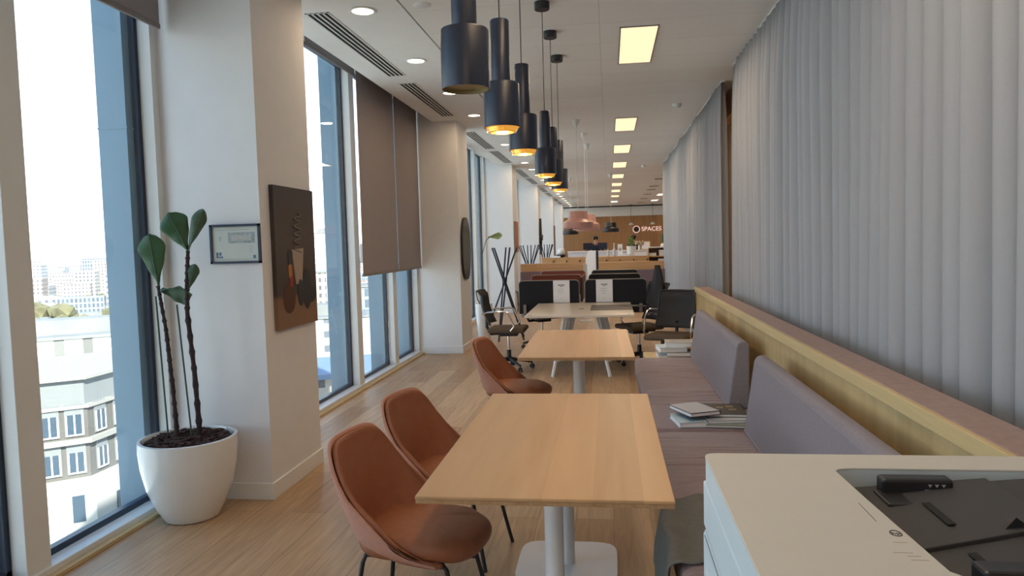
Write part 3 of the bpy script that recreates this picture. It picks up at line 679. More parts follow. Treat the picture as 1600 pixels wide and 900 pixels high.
def grad_mat():
    m = mat('poster_print', (.1, .06, .05), .55); n = m.node_tree; bs = n.nodes['Principled BSDF']
    t = n.nodes.new('ShaderNodeTexCoord'); s = n.nodes.new('ShaderNodeSeparateXYZ'); n.links.new(t.outputs['Object'], s.inputs[0])
    mr = n.nodes.new('ShaderNodeMapRange'); mr.inputs[1].default_value = -.46; mr.inputs[2].default_value = .46; n.links.new(s.outputs[2], mr.inputs[0])
    r = n.nodes.new('ShaderNodeValToRGB'); r.color_ramp.elements[0].color = (.24, .13, .07, 1); r.color_ramp.elements[1].color = (.035, .026, .030, 1)
    for p, c in ((.21, (.21, .11, .06, 1)), (.24, (.05, .034, .032, 1)), (.6, (.07, .052, .045, 1))): q = r.color_ramp.elements.new(p); q.color = c
    n.links.new(mr.outputs[0], r.inputs[0]); n.links.new(r.outputs[0], bs.inputs['Base Color']); return m
po = empty('poster', (XC, 4.637, 1.50), label='dark brown canvas print of coil and metal cylinders on first column', cat='picture')
bx('canvas', grad_mat(), 0, .028, -.308, .308, -.46, .46, parent=po)
def disc(b, y, z, ry, rz, x, th=.0015, n=24, sq=1.0):
    b.poly([(x, y + ry * math.copysign(abs(math.cos(2 * PI * k / n)) ** sq, math.cos(2 * PI * k / n)), z + rz * math.copysign(abs(math.sin(2 * PI * k / n)) ** sq, math.sin(2 * PI * k / n))) for k in range(n)], (th, 0, 0))
b = MB(); pts = [(.031, .01 + .055 * math.cos(t) + .004 * t / 6, .03 + .0028 * t / .35) for t in [k * .35 for k in range(95)]]
b.tube(pts, .0035, 6); b.build('printed_coil', mat('coil_brown', (.14, .10, .09), .4), po)
b = MB(); b.poly([(.0285, -.03, -.18), (.0285, .07, -.18), (.0285, .11, .06), (.0285, -.075, .05)], (.0015, 0, 0)); b.build('printed_cylinder', mat('metal_brown', (.40, .30, .23), .4, var=.25, vscale=12, stretch=(1, 5, .3)), po)
b = MB(); disc(b, -.14, -.27, .09, .095, .0285); b.build('printed_brick_shape', mat('brick_brown', (.085, .03, .016), .7), po)
b = MB(); disc(b, .14, -.22, .07, .14, .0285); disc(b, .21, -.26, .09, .06, .0287); disc(b, .04, -.24, .05, .09, .0286); disc(b, -.10, .0, .035, .05, .0287, sq=.5); b.build('printed_dark_shapes', mat('print_black', (.015, .014, .018), .5), po)
b = MB(); disc(b, -.11, -.09, .028, .045, .0288, sq=.5); b.build('printed_orange_shape', mat('print_orange', (.45, .16, .03), .5), po)
b = MB(); disc(b, -.10, -.16, .024, .035, .0289, sq=.5); b.build('printed_red_shape', mat('print_red', (.30, .02, .015), .5), po)

def oval(y, z, ry, rz, lab):
    o = empty('mirror', (XC, y, z), label=lab, cat='mirror'); b = MB(); n = 48
    def cap(k, a): t = 2 * PI * k / n; return (0, ry * a * math.copysign(abs(math.cos(t)) ** .8, math.cos(t)), rz * (a if a == 1 else 1 - (1 - a) * ry / rz) * math.copysign(abs(math.sin(t)) ** .8, math.sin(t)))
    b.poly([cap(k, 1) for k in range(n)], (.03, 0, 0)); b.build('mirror_frame', M['black'], o)
    b = MB(); b.poly([(.0302,) + cap(k, .93)[1:] for k in range(n)], (.003, 0, 0)); b.build('mirror_glass', M['mirror'], o)
oval(10.52, 1.50, .30, .455, 'dark oval mirror on the second column side')
def canvas(y0, y1, z0, z1, m, lab): 
    o = empty('wall_panel', (XC, (y0 + y1) / 2, (z0 + z1) / 2), label=lab, cat='picture'); bx('canvas', m, 0, .03, -(y1 - y0) / 2, (y1 - y0) / 2, -(z1 - z0) / 2, (z1 - z0) / 2, parent=o)
    bx('canvas_edge', M['postgrey'], 0, .026, -(y1 - y0) / 2 - .006, (y1 - y0) / 2 + .006, -(z1 - z0) / 2 - .006, (z1 - z0) / 2 + .006, parent=o)
canvas(16.2, 16.75, 1.36, 2.05, mat('terracotta_print', (.45, .17, .11), .7), 'terracotta canvas on the third column side')
canvas(28.1, 28.6, 1.0, 2.2, mat('brown_print', (.16, .10, .08), .7), 'brown canvas on the fifth column side')
o = empty('wall_sculpture', (XC, 22.3, 1.75), label='black leaf shaped ornament on the fourth column side', cat='wall ornament')
b = MB(); b.poly([(0, 0, -.55), (0, .12, -.2), (0, .10, .1), (0, 0, .55), (0, -.10, .15), (0, -.12, -.15)], (.07, 0, 0)); b.build('ornament_blade', M['black'], o)
b = MB(); b.poly([(0, -.2, -.05), (0, 0, .02), (0, .2, .05), (0, 0, -.12)], (.10, 0, 0)); b.build('ornament_wing', M['black'], o)

# ================================================================ PRINTER
PX, PY = .208, 1.72
pr = empty('printer', (PX, PY, 0), label='cream office printer with black document tray in right foreground', cat='printer')
# local: x right, y toward -camera side negative
bx('body', M['printerside'], 0, .80, -.80, 0, .06, .872, parent=pr, bev=.012)
bx('body_gap', M['slotdark'], .008, .79, -.79, -.008, .872, .878, parent=pr)
b = MB(); b.box(.002, .80, -.80, -.002, .878, .985, bev=.004); b.build('scanner_unit', M['printerside'], pr)
for k in range(3): bx('drawer', M['printerside'], -.002, .70, -.80, -.06, .10 + k * .24, .32 + k * .24, parent=pr, bev=.006)
# lid: cover at the left and a rim along the back, tray bay cut out
cov = [(.004, -.004), (.80, -.004), (.80, -.105), (.30, -.105), (.272, -.112), (.262, -.125), (.268, -.30), (.283, -.60), (.30, -.62), (.80, -.66), (.80, -.80), (.004, -.80)]
def rnd(pts, i, r):
    p = Vector(pts[i]); a = (Vector(pts[i - 1]) - p).normalized(); c = (Vector(pts[(i + 1) % len(pts)]) - p).normalized(); out = []
    for k in range(7):
        t = k / 6; out.append(tuple((p + a * r) * (1 - t) ** 2 + p * 2 * t * (1 - t) + (p + c * r) * t * t))
    return out
cov2 = rnd(cov, 0, .03) + cov[1:]
b = MB(); b.poly([(p[0], p[1], .975) for p in cov2], (0, 0, .070)); b.build('feeder_body', M['printerside'], pr)
b = MB(); b.poly([(p[0] - .001 if p[0] < .01 else p[0], p[1], 1.0445) for p in cov2], (0, 0, .0055)); b.build('feeder_cover', M['printer'], pr, bevel=.002)
bx('tray_floor', M['tray'], .25, .80, -.70, -.10, .985, .992, parent=pr)
# black paper tray, rising to the right
b = MB(); b.poly([(.262, -.115, .995), (.80, -.155, 1.06), (.80, -.62, 1.06), (.285, -.60, .995)], (0, 0, .006)); b.build('paper_tray', M['tray'], pr, bevel=.002)
b = MB(); b.poly([(.262, -.12, .9965), (.55, -.14, 1.031), (.55, -.39, 1.031), (.283, -.44, .9965)], (0, 0, .013)); b.build('tray_step', M['tray'], pr, bevel=.002)
gd = bx('rear_guide', M['traydark'], .337, .474, -.178, -.140, 1.00, 1.050, parent=pr, bev=.006)
bx('guide_foot', M['traydark'], .325, .495, -.245, -.16, 1.010, 1.0225, parent=pr, bev=.003)
b = MB()
for k in range(3):
    x = .428 + k * .013; b.poly([(x - .004, -.1784, 1.040), (x + .004, -.1784, 1.040), (x, -.1784, 1.034)], (0, -.0008, 0))
b.box(.418, .470, -.1792, -.1784, 1.028, 1.0295); b.build('guide_mark', M['greyink'], gd)
bx('front_guide', M['traydark'], .336, .70, -.59, -.543, 1.012, 1.045, parent=pr, bev=.006)
b = MB(); b.box(-.007, .007, -.11, .0, 0, .0015, mat4=Matrix.Translation((.392, -.248, 1.0265)) @ Matrix.Rotation(-.12, 4, 'Y')); b.build('tray_slot', M['slotdark'], pr)
b = MB(); b.box(-.007, .007, -.06, .0, 0, .0015, mat4=Matrix.Translation((.380, -.455, 1.0165)) @ Matrix.Rotation(-.12, 4, 'Y')); b.build('tray_slot', M['slotdark'], pr)
b = MB(); b.poly([(.462, -.376, 1.030), (.506, -.376, 1.036), (.482, -.376, 1.054)], (0, -.012, 0)); b.build('paper_stop', M['traydark'], pr)
b = MB(); b.box(.2445, .2455, -.41, -.32, 1.0500, 1.0504); b.build('cover_seam', M['ink'], pr)
b = MB(); b.tube([(.258 + .0085 * math.cos(2 * PI * k / 28), -.462 + .012 * math.sin(2 * PI * k / 28), 1.0502) for k in range(28)], .0010, 6, closed=True); lg = b.build('logo_ring', M['ink'], pr)
def text(body, size, m, par, loc, rot, name, ext=.0004, align='CENTER', bold=0):
    cu = bpy.data.curves.new(name, 'FONT'); cu.body = body; cu.size = size; cu.extrude = ext; cu.align_x = align; cu.align_y = 'CENTER'; cu.offset = bold
    ob = bpy.data.objects.new(name, cu); C.objects.link(ob)
    dg = bpy.context.evaluated_depsgraph_get(); me = bpy.data.meshes.new_from_object(ob.evaluated_get(dg)); bpy.data.objects.remove(ob)
    me.materials.clear(); me.materials.append(m)
    o2 = bpy.data.objects.new(name, me); C.objects.link(o2); o2.parent = par; o2.location = loc; o2.rotation_euler = rot; return o2
text('hp', .014, M['ink'], pr, (.258, -.462, 1.0502), (0, 0, 0), 'logo_letters')
b = MB()
for x_, y_, l_ in ((.262, -.50, .022), (.255, -.54, .03), (.262, -.552, .02), (.268, -.566, .026)): b.box(x_ - l_, x_, y_, y_ + .0016, 1.05, 1.0502)
b.build('scuff_marks', mat('brown_scuff', (.33, .24, .17), .8), pr)
bx('side_seam', M['greyink'], -.0008, .0006, -.78, -.03, .862, .8645, parent=pr)

# ================================================================ WHITE DESKS, SCREENS, CHAIRS
def desk(y0, y1, lab, x0=-.95, x1=.27):
    cx, cy = (x0 + x1) / 2, (y0 + y1) / 2; w, l = (x1 - x0) / 2, (y1 - y0) / 2
    o = empty('desk', (cx, cy, 0), label=lab, cat='desk', group='pale office desks in line')
    bx('desktop', M['desk'], -w, w, -l, l, .715, .74, parent=o, bev=.004)
    for sy in (-1, 1):
        yy = sy * (l - .30)
        for sx in (-1, 1): MB().tube([(sx * .18, yy * .92, .70), (sx * .33, yy, 0)], .021, 8).build('leg', M['whitemetal'], o)
        if 0: bx('leg_rail', M['whitemetal'], -.25, .25, yy * .92 - .02, yy * .92 + .02, .68, .715, parent=o)
    bx('grommet', M['brownseat'], -.03, .03, -.10, -.04, .740, .742, parent=o)
    return o
dk = desk(8.02, 9.70, 'pale desk nearest, in front of the screens with white notices')
desk(9.80, 11.33, 'pale desk behind the first row of screens'); desk(11.46, 12.95, 'pale desk behind the second row of screens')
bx('privacy_hole', M['ink'], -.57, -.53, -.80, -.78, .7401, .7408, parent=dk); bx('privacy_hole', M['ink'], .53, .57, -.80, -.78, .7401, .7408, parent=dk)
o = bx('desk_pad', mat('dark_brown_pad', (.045, .03, .028), .5), -.25, .25, -.33, .33, 0, .004, bev=.001, loc=(.02, 8.93, .7405)); tag(o, 'dark brown desk pad on the nearest pale desk', 'desk pad')
def dscreen(x0, x1, y, z0, z1, m, lab):
    cx = (x0 + x1) / 2; w = (x1 - x0) / 2; h = z1 - z0; o = empty('desk_screen', (cx, y, 0), label=lab, cat='desk screen', group='felt desk screens')
    r = .05; n = 6
    def outline(w, z0, z1, r):
        p = [(-w, 0, z0), (w, 0, z0)]
        for k in range(n + 1): t = PI / 2 * k / n; p.append((w - r + r * math.cos(t), 0, z1 - r + r * math.sin(t)))
        for k in range(n + 1): t = PI / 2 + PI / 2 * k / n; p.append((-w + r + r * math.cos(t), 0, z1 - r + r * math.sin(t)))
        return p
    b = MB(); b.poly([(p[0], -.012, p[2]) for p in outline(w - .008, z0, z1 - .008, r)], (0, .024, 0)); b.build('felt_panel', m, o)
    b = MB(); b.tube([(p[0], 0, p[2]) for p in outline(w - .004, z0, z1 - .004, r)], .009, 6, closed=True); b.build('screen_trim', M['screenedge'], o)
    for s in (-1, 1): bx('foot', M['screenedge'], s * w * .8 - .02, s * w * .8 + .02, -.035, .035, 0.0 if False else z0 - .0, z0 + .12, parent=o)
    return o
dscreen(-1.22, -.40, 9.76, .60, 1.045, M['screenblack'], 'black desk screen at left with a white notice on it')
dscreen(-.33, .49, 9.76, .60, 1.045, M['screenblack'], 'black desk screen at right with a white notice on it')
dscreen(-1.22, -.43, 11.4, .60, 1.045, M['screenrust'], 'terracotta desk screen just behind the left black one')
dscreen(-.32, .48, 11.4, .60, 1.045, M['screenblack'], 'black desk screen in the second row at right')
dscreen(-1.22, -.42, 13.0, .60, 1.045, M['screenrust'], 'terracotta desk screen in the third row')
dscreen(-.31, .50, 12.95, .60, 1.045, M['screenblack'], 'dark desk screen in the third row at right')
o = empty('desk_screen', (-.375, 10.56, 0), label='narrow terracotta divider between the left and right desk screens', cat='desk screen', group='felt desk screens')
bx('felt_panel', M['screenrust'], -.012, .012, -.72, .72, .742, 1.06, parent=o); bx('screen_trim', M['black'], -.016, .016, -.74, -.72, .742, 1.07, parent=o)
def notice(x, lab, tilt=0):
    o = empty('notice_sheet', (x, 9.735, .742), label=lab, cat='sign', group='white notices on the desk screens')
    bx('sheet', M['paper'], -.11, .11, -.004, -.001, 0, .300, parent=o)
    b = MB(); b.box(-.045, .045, -.0055, -.004, .232, .242); b.box(-.02, .02, -.0055, -.004, .215, .221); b.build('heading_print', M['ink'], o)
    b = MB()
    for q, w in ((.18, .05), (.15, .05), (.12, .03), (.05, .03)): b.box(-w, w * .6, -.0055, -.004, q, q + .004)
    b.build('text_print', M['greyink'], o)
notice(-.64, 'white printed notice on the left black screen'); notice(-.068, 'white printed notice on the right black screen')

def task_chair(loc, rz, lab, seatm='brownseat', back_h=.98, seat_z=.52):
    o = empty('office_chair', loc, rz, lab, 'office chair', 'black mesh office chairs')
    st = MB(); st.box(-.23, .23, -.235, .235, seat_z - .06, seat_z, bev=.028, seg=3); st.build('seat', M[seatm], o, smooth=True)
    bt = seat_z + .04
    def fn(u, v):
        z = bt + (back_h - bt) * v; s = -1 + 2 * u; w = .225 * (1 - .12 * v)
        return Vector((-.235 - .09 * v + .06 * math.sin(v * PI) * -.6 + .05 * s * s - (.05 * max(0, v - .85) / .15), w * s, z))
    MB().grid(fn, 12, 14).build('backrest', M['mesh'], o, smooth=True, solid=.012)
    b = MB(); P = [fn(0, k / 8) for k in range(9)] + [fn(k / 6, 1) for k in range(1, 6)] + [fn(1, 1 - k / 8) for k in range(9)]
    b.tube(P, .012, 8); b.build('back_frame', M['black'], o, smooth=True)
    b = MB(); b.tube([(-.02, 0, seat_z - .08), (-.22, 0, seat_z - .09), (-.27, 0, seat_z), (-.265, 0, seat_z + .12)], .02, 8); b.build('back_support', M['black'], o, smooth=True)
    for s in (-1, 1):
        b = MB(); b.tube([(.06, s * .25, seat_z - .03), (.11, s * .265, seat_z + .03), (.04, s * .27, seat_z + .19), (.0, s * .27, seat_z + .21), (-.22, s * .26, seat_z + .20), (-.28, s * .235, seat_z + .18)], .011, 8); b.build('armrest', M['chrome'], o, smooth=True)
    bx('mechanism', M['black'], -.10, .12, -.07, .07, seat_z - .115, seat_z - .055, parent=o, bev=.01)
    MB().tube([(0, 0, .20), (0, 0, seat_z - .11)], .014, 12).build('gas_lift', M['chrome'], o, smooth=True)
    b = MB(); b.tube([(0, 0, .10), (0, 0, .24)], [.032, .026], 12)
    for k in range(5):
        t = 2 * PI * k / 5 + .3; b.tube([(.02 * math.cos(t), .02 * math.sin(t), .13), (.29 * math.cos(t), .29 * math.sin(t), .075)], [.024, .014], 8)
    b.build('star_base', M['black'], o, smooth=True)
    for k in range(5):
        t = 2 * PI * k / 5 + .3; c = Vector((.29 * math.cos(t), .29 * math.sin(t), 0)); a = Vector((math.cos(t + 1), math.sin(t + 1), 0)); b = MB()
        for s in (-1, 1): b.tube([c + Vector((0, 0, .027)) + a * s * .006, c + Vector((0, 0, .027)) + a * s * .022], .027, 14)
        b.tube([c + Vector((0, 0, .03)), c + Vector((0, 0, .078))], .008, 6); b.build('castor', M['black'], o, smooth=True)
    return o
task_chair((-1.25, 8.86, 0), .0, 'black mesh office chair with brown seat left of the nearest pale desk', seat_z=.53, back_h=.98)
task_chair((.66, 8.25, 0), -1.95, 'black mesh office chair by the end of the banquette, facing the photographer', seat_z=.50, back_h=.96)
ch = task_chair((.36, 9.22, 0), -2.65, 'black office chair draped with a dark jacket, right of the screens', seat_z=.50, back_h=1.0)
task_chair((-1.0, 10.7, 0), .6, 'black office chair with grey seat half hidden under the pale desk', 'greyseat', seat_z=.50, back_h=.85)
# jacket on the chair back
def jk(u, v):
    t = -1 + 2 * u; z = 1.22 - .62 * v; w = .05 + .17 * min(1, v * 1.9)
    return Vector((.0 + .05 * math.cos(t * PI / 2) * (1 if True else 0) + .015 * math.sin(9 * v + 5 * t), w * t, z))
jo = empty('jacket', (.605, 9.37, 0), -2.65, 'dark jacket hanging to a point over the office chair back', 'jacket')
def jkf(u, v):
    th = 2 * PI * u; z = 1.23 - .66 * v; w = .03 + .165 * min(1, (v * 1.3) ** .9); d = .03 + .05 * min(1, v * 1.5)
    return Vector((d * math.cos(th) * (1 + .2 * math.sin(5 * th)), w * math.sin(th) + .02 * math.sin(7 * v), z))
MB().grid(jkf, 28, 14).build('jacket_body', M['mesh'], jo, smooth=True)
MB().tube([(.02, -.10, 1.0), (.02, -.17, .9), (.0, -.19, .72), (.0, -.17, .57)], [.04, .04, .038, .03], 10).build('sleeve', M['mesh'], jo, smooth=True)

# ================================================================ COAT STANDS
def coat_stand(x, y, ztop, zc, rt, rb, lab, n=8):
    o = empty('coat_stand', (x, y, 0), label=lab, cat='coat stand', group='black crossed pole coat stands')
    for k in range(n):
        t = 2 * PI * k / n + .2; a = Vector((math.cos(t), math.sin(t), 0)); b_ = Vector((-math.sin(t), math.cos(t), 0)) * .02
        MB().tube([a * -rb + b_ * 1.5 + Vector((0, 0, 0)), a * rt + b_ + Vector((0, 0, ztop))], .0135, 8).build('pole', M['navy'], o, smooth=True)
    MB().lathe([(.03, zc - .01), (.04, zc - .01), (.04, zc + .01), (.03, zc + .01), (.03, zc - .01)], 16).build('clamp_ring', M['black'], o)
coat_stand(-1.69, 11.7, 1.49, .95, .215, .36, 'black coat stand of crossed poles beside the second column', 5)
coat_stand(-1.97, 18.1, 1.50, .80, .27, .30, 'black coat stand of crossed poles behind the mauve bench')
coat_stand(-1.84, 21.4, 1.50, .80, .22, .28, 'farthest coat stand of crossed poles near the oak lockers')

# ================================================================ FAR ZONE
fb = empty('far_bench', (-.4, 17.2, 0), label='mauve upholstered bench with oak top band across the room', cat='bench')
bx('oak_top', M['oakcab'], -1.68, 1.68, -.10, .10, .88, 1.06, parent=fb); bx('backrest', mat('far_mauve', (.20, .14, .155), .9), -1.68, 1.68, -.18, .02, .44, .88, parent=fb, bev=.015)
for k in range(3): bx('seat', mat('far_mauve_seat', (.24, .17, .18), .9), -1.68 + k * 1.12, -1.68 + (k + 1) * 1.12 - .01, -.75, -.18, .28, .44, parent=fb, bev=.03)
bx('plinth', M['oakcab'], -1.65, 1.65, -.65, .10, 0, .28, parent=fb)
lk = empty('locker_cabinet', (-.38, 20.3, 0), label='low oak cabinet with small black knobs behind the mauve bench', cat='cabinet')
bx('carcass', M['oakcab'], -1.46, 1.46, -.20, .25, 0, 1.13, parent=lk)
for k in range(8):
    d = bx('door', M['oakcab'], -1.455 + k * .365, -1.455 + (k + 1) * .365 - .006, -.22, -.20, .05, 1.11, parent=lk)
    bx('knob', M['black'], -1.455 + k * .365 + .30, -1.455 + k * .365 + .325, -.24, -.22, 1.00, 1.05, parent=d)
sh = empty('open_shelf', (1.33, 20.6, 0), label='oak open shelf with papers at right by the curtain end', cat='shelf')
for z in (.0, .55, .88, 1.08, 1.33): bx('shelf_board', M['oakcab'] if z < 1.2 else M['white'], -.25, .30, -.2, .2, z, z + .03, parent=sh)
for x in (-.25, .28): bx('side_panel', M['oakcab'], x, x + .02, -.2, .2, 0, 1.33, parent=sh)
bx('back_panel', M['darkwood'], -.25, .30, .18, .2, 0, 1.33, parent=sh)
for k, (x, z, w, h) in enumerate(((1.50, 1.11, .12, .16), (1.48, .91, .13, .12), (1.22, .91, .10, .05), (1.20, 1.11, .10, .08))):
    o = bx('paper_stack', M['paper'], -w, w, -.12, .12, 0, h, loc=(x, 20.55, z)); tag(o, ['upper right', 'lower right', 'lower left', 'upper left'][k] + ' stack of white papers in the open shelf', 'paper stack')
rc = empty('reception_counter', (.2, 27.3, 0), label='long white reception counter in front of the far wood wall', cat='counter')
bx('front_panel', mat('counter_white', (.62, .62, .68), .6), -1.70, 2.4, -.3, .3, 0, 1.17, parent=rc); bx('counter_top', M['white'], -1.72, 2.42, -.34, .34, 1.17, 1.20, parent=rc, bev=.004)
# items on the lockers
pp = empty('potted_plant', (.62, 20.25, 1.13), label='upright green leafy plant in a white pot on the oak cabinet', cat='plant')
MB().lathe([(.0001, 0), (.11, 0), (.14, .27), (.12, .27), (.0001, .25)], 24).build('pot', M['pot'], pp, smooth=True)
lm = mat('bright_leaf', (.16, .26, .07), .5, var=.3, vscale=30)
for k in range(9):
    t = k * 2.4; r = .06 + .09 * ((k * 7) % 5) / 5; leaf((.03 * math.cos(t), .03 * math.sin(t), .26), (r * math.cos(t) * 1.2, r * math.sin(t), .36 + .20 * ((k * 3) % 4) / 3), .035, (-math.sin(t), math.cos(t), .1), lm, pp)
def sign_holder(x, y, z, w, h, lab):
    o = empty('sign_holder', (x, y, z), label=lab, cat='sign'); bx('sheet', M['paper'], -w / 2, w / 2, -.006, .006, .01, h, parent=o); bx('foot', M['white'], -w / 2, w / 2, -.04, .04, 0, .012, parent=o)
    bx('print', M['greyink'], -w * .3, w * .3, -.008, -.006, h * .45, h * .7, parent=o)
sign_holder(.31, 20.25, 1.13, .13, .33, 'small white sign holder left of the leafy plant')
def bottle(x, y, z, r, h, m, lab):
    o = empty('bottle', (x, y, z), label=lab, cat='bottle'); MB().lathe([(.0001, 0), (r, 0), (r, h * .5), (r * .4, h * .65), (r * .35, h * .95), (.0001, h * .95)], 20).build('bottle_body', m, o, smooth=True)
    MB().lathe([(.0001, h * .95), (r * .4, h * .95), (r * .4, h), (.0001, h)], 12).build('cap', M['white'], o)
bm_ = mat('clear_bottle', (.55, .58, .60), .15, spec=.8)
bottle(.15, 20.25, 1.13, .045, .36, bm_, 'tall clear bottle left of the sign holder'); bottle(-.02, 20.3, 1.13, .04, .2, bm_, 'short clear bottle farthest left on the cabinet')
for k, (x, w, h) in enumerate(((-1.45, .12, .05), (.42, .14, .06), (.86, .16, .10))):
    o = bx('paper_stack', M['paper'], -w, w, -.10, .10, 0, h, loc=(x, 20.2, 1.13)); tag(o, ['low paper pile at the left end of the oak cabinet', 'low paper pile between sign and leafy plant', 'paper pile right of the leafy plant'][k], 'paper stack')
o = empty('bowl', (-1.32, 20.35, 1.13), label='black bowl with shiny white ball on the oak cabinet left end', cat='bowl')
MB().lathe([(.0001, 0), (.08, 0), (.15, .07), (.14, .08), (.0001, .02)], 24).build('bowl_body', M['black'], o, smooth=True); MB().lathe([(.11 * math.sin(PI * k / 10) + .0001, .16 - .11 * math.cos(PI * k / 10)) for k in range(11)], 24).build('ball', M['pot'], o, smooth=True)
# counter things
o = empty('picture_frame', (1.35, 27.1, 1.20), label='pale picture standing on the reception counter', cat='picture frame'); bx('frame', M['oakcab'], -.17, .17, -.02, .02, 0, .32, parent=o); bx('print', M['paper'], -.14, .14, -.024, -.02, .03, .29, parent=o)
o = empty('dried_flowers', (1.12, 27.1, 1.20), label='dried pale flowers in a vase on the counter', cat='flowers'); MB().lathe([(.0001, 0), (.05, 0), (.06, .12), (.03, .18), (.0001, .18)], 16).build('vase', M['desk'], o, smooth=True)
fm = mat('dried_flower', (.50, .38, .26), .9)
b = MB()
for k in range(14):
    t = k * 2.4; q = Vector((.13 * math.cos(t), .06 * math.sin(t), .26 + .05 * math.sin(k))); bmesh.ops.create_icosphere(b.bm, subdivisions=1, radius=.045, matrix=Matrix.Translation(q)); b.tube([(0, 0, .15), q], .004, 4)
b.build('blooms', fm, o)
o = empty('potted_plant', (2.0, 27.1, 1.20), label='dark cactus like plant in round white vase by the curtain end', cat='plant'); MB().lathe([(.13 * math.sin(PI * k / 10) + .0001, .12 - .12 * math.cos(PI * k / 10)) for k in range(11)], 20).build('vase', M['pot'], o, smooth=True)
gm = mat('cactus_green', (.03, .08, .04), .7)
MB().tube([(0, 0, .22), (-.01, 0, .45), (0, 0, .62)], [.06, .08, .03], 12).build('cactus', gm, o, smooth=True); MB().tube([(.05, 0, .3), (.10, 0, .38), (.11, 0, .52)], [.03, .035, .02], 10).build('cactus_arm', gm, o, smooth=True)
# upright white panel between the desks
o = empty('display_stand', (-.37, 15.5, 0), .0, 'tall narrow white display with dark edge rising behind the screens', 'display')
MB().poly([(-.13, 0, .05), (.10, 0, .05), (.10, 0, 1.36), (-.06, 0, 1.36), (-.12, 0, 1.2)], (0, .05, 0)).build('display_face', M['paper'], o); bx('display_edge', M['black'], .10, .15, -.02, .07, 0, 1.35, parent=o); bx('foot', M['black'], -.2, .2, -.15, .2, 0, .05, parent=o)
o = empty('screen_post', (-.46, 14.2, 0), label='short pale post left of the tall white display', cat='post'); bx('post', M['desk'], -.035, .035, -.03, .03, .02, 1.12, parent=o); bx('foot', M['desk'], -.12, .12, -.12, .12, 0, .02, parent=o)
# SPACES sign
sg = empty('wall_sign', (2.0, YB, 2.10), label='glowing word SPACES with a round dark emblem on the far wood wall', cat='sign')
neon = emit('neon_white', (1.0, .70, .60), .38)
text('SPACES', .30, neon, sg, (.12, -.07, 0), (PI / 2, 0, 0), 'letters', ext=.02, bold=-.002)
MB().lathe([(.15, -.01), (.175, -.01), (.175, .01), (.15, .01), (.15, -.01)], 32).rot(Matrix.Rotation(PI / 2, 4, 'X')).build('emblem_ring', neon, sg, loc=(-.62, -.07, 0))
MB().lathe([(.0001, -.03), (.12, -.03), (.12, .03), (.0001, .03)], 24).rot(Matrix.Rotation(PI / 2, 4, 'X')).build('emblem_disc', M['black'], sg, loc=(-.62, -.05, 0))
bx('sign_mount', M['oakfar'], -.8, .75, -.05, 0, -.05, .05, parent=sg)

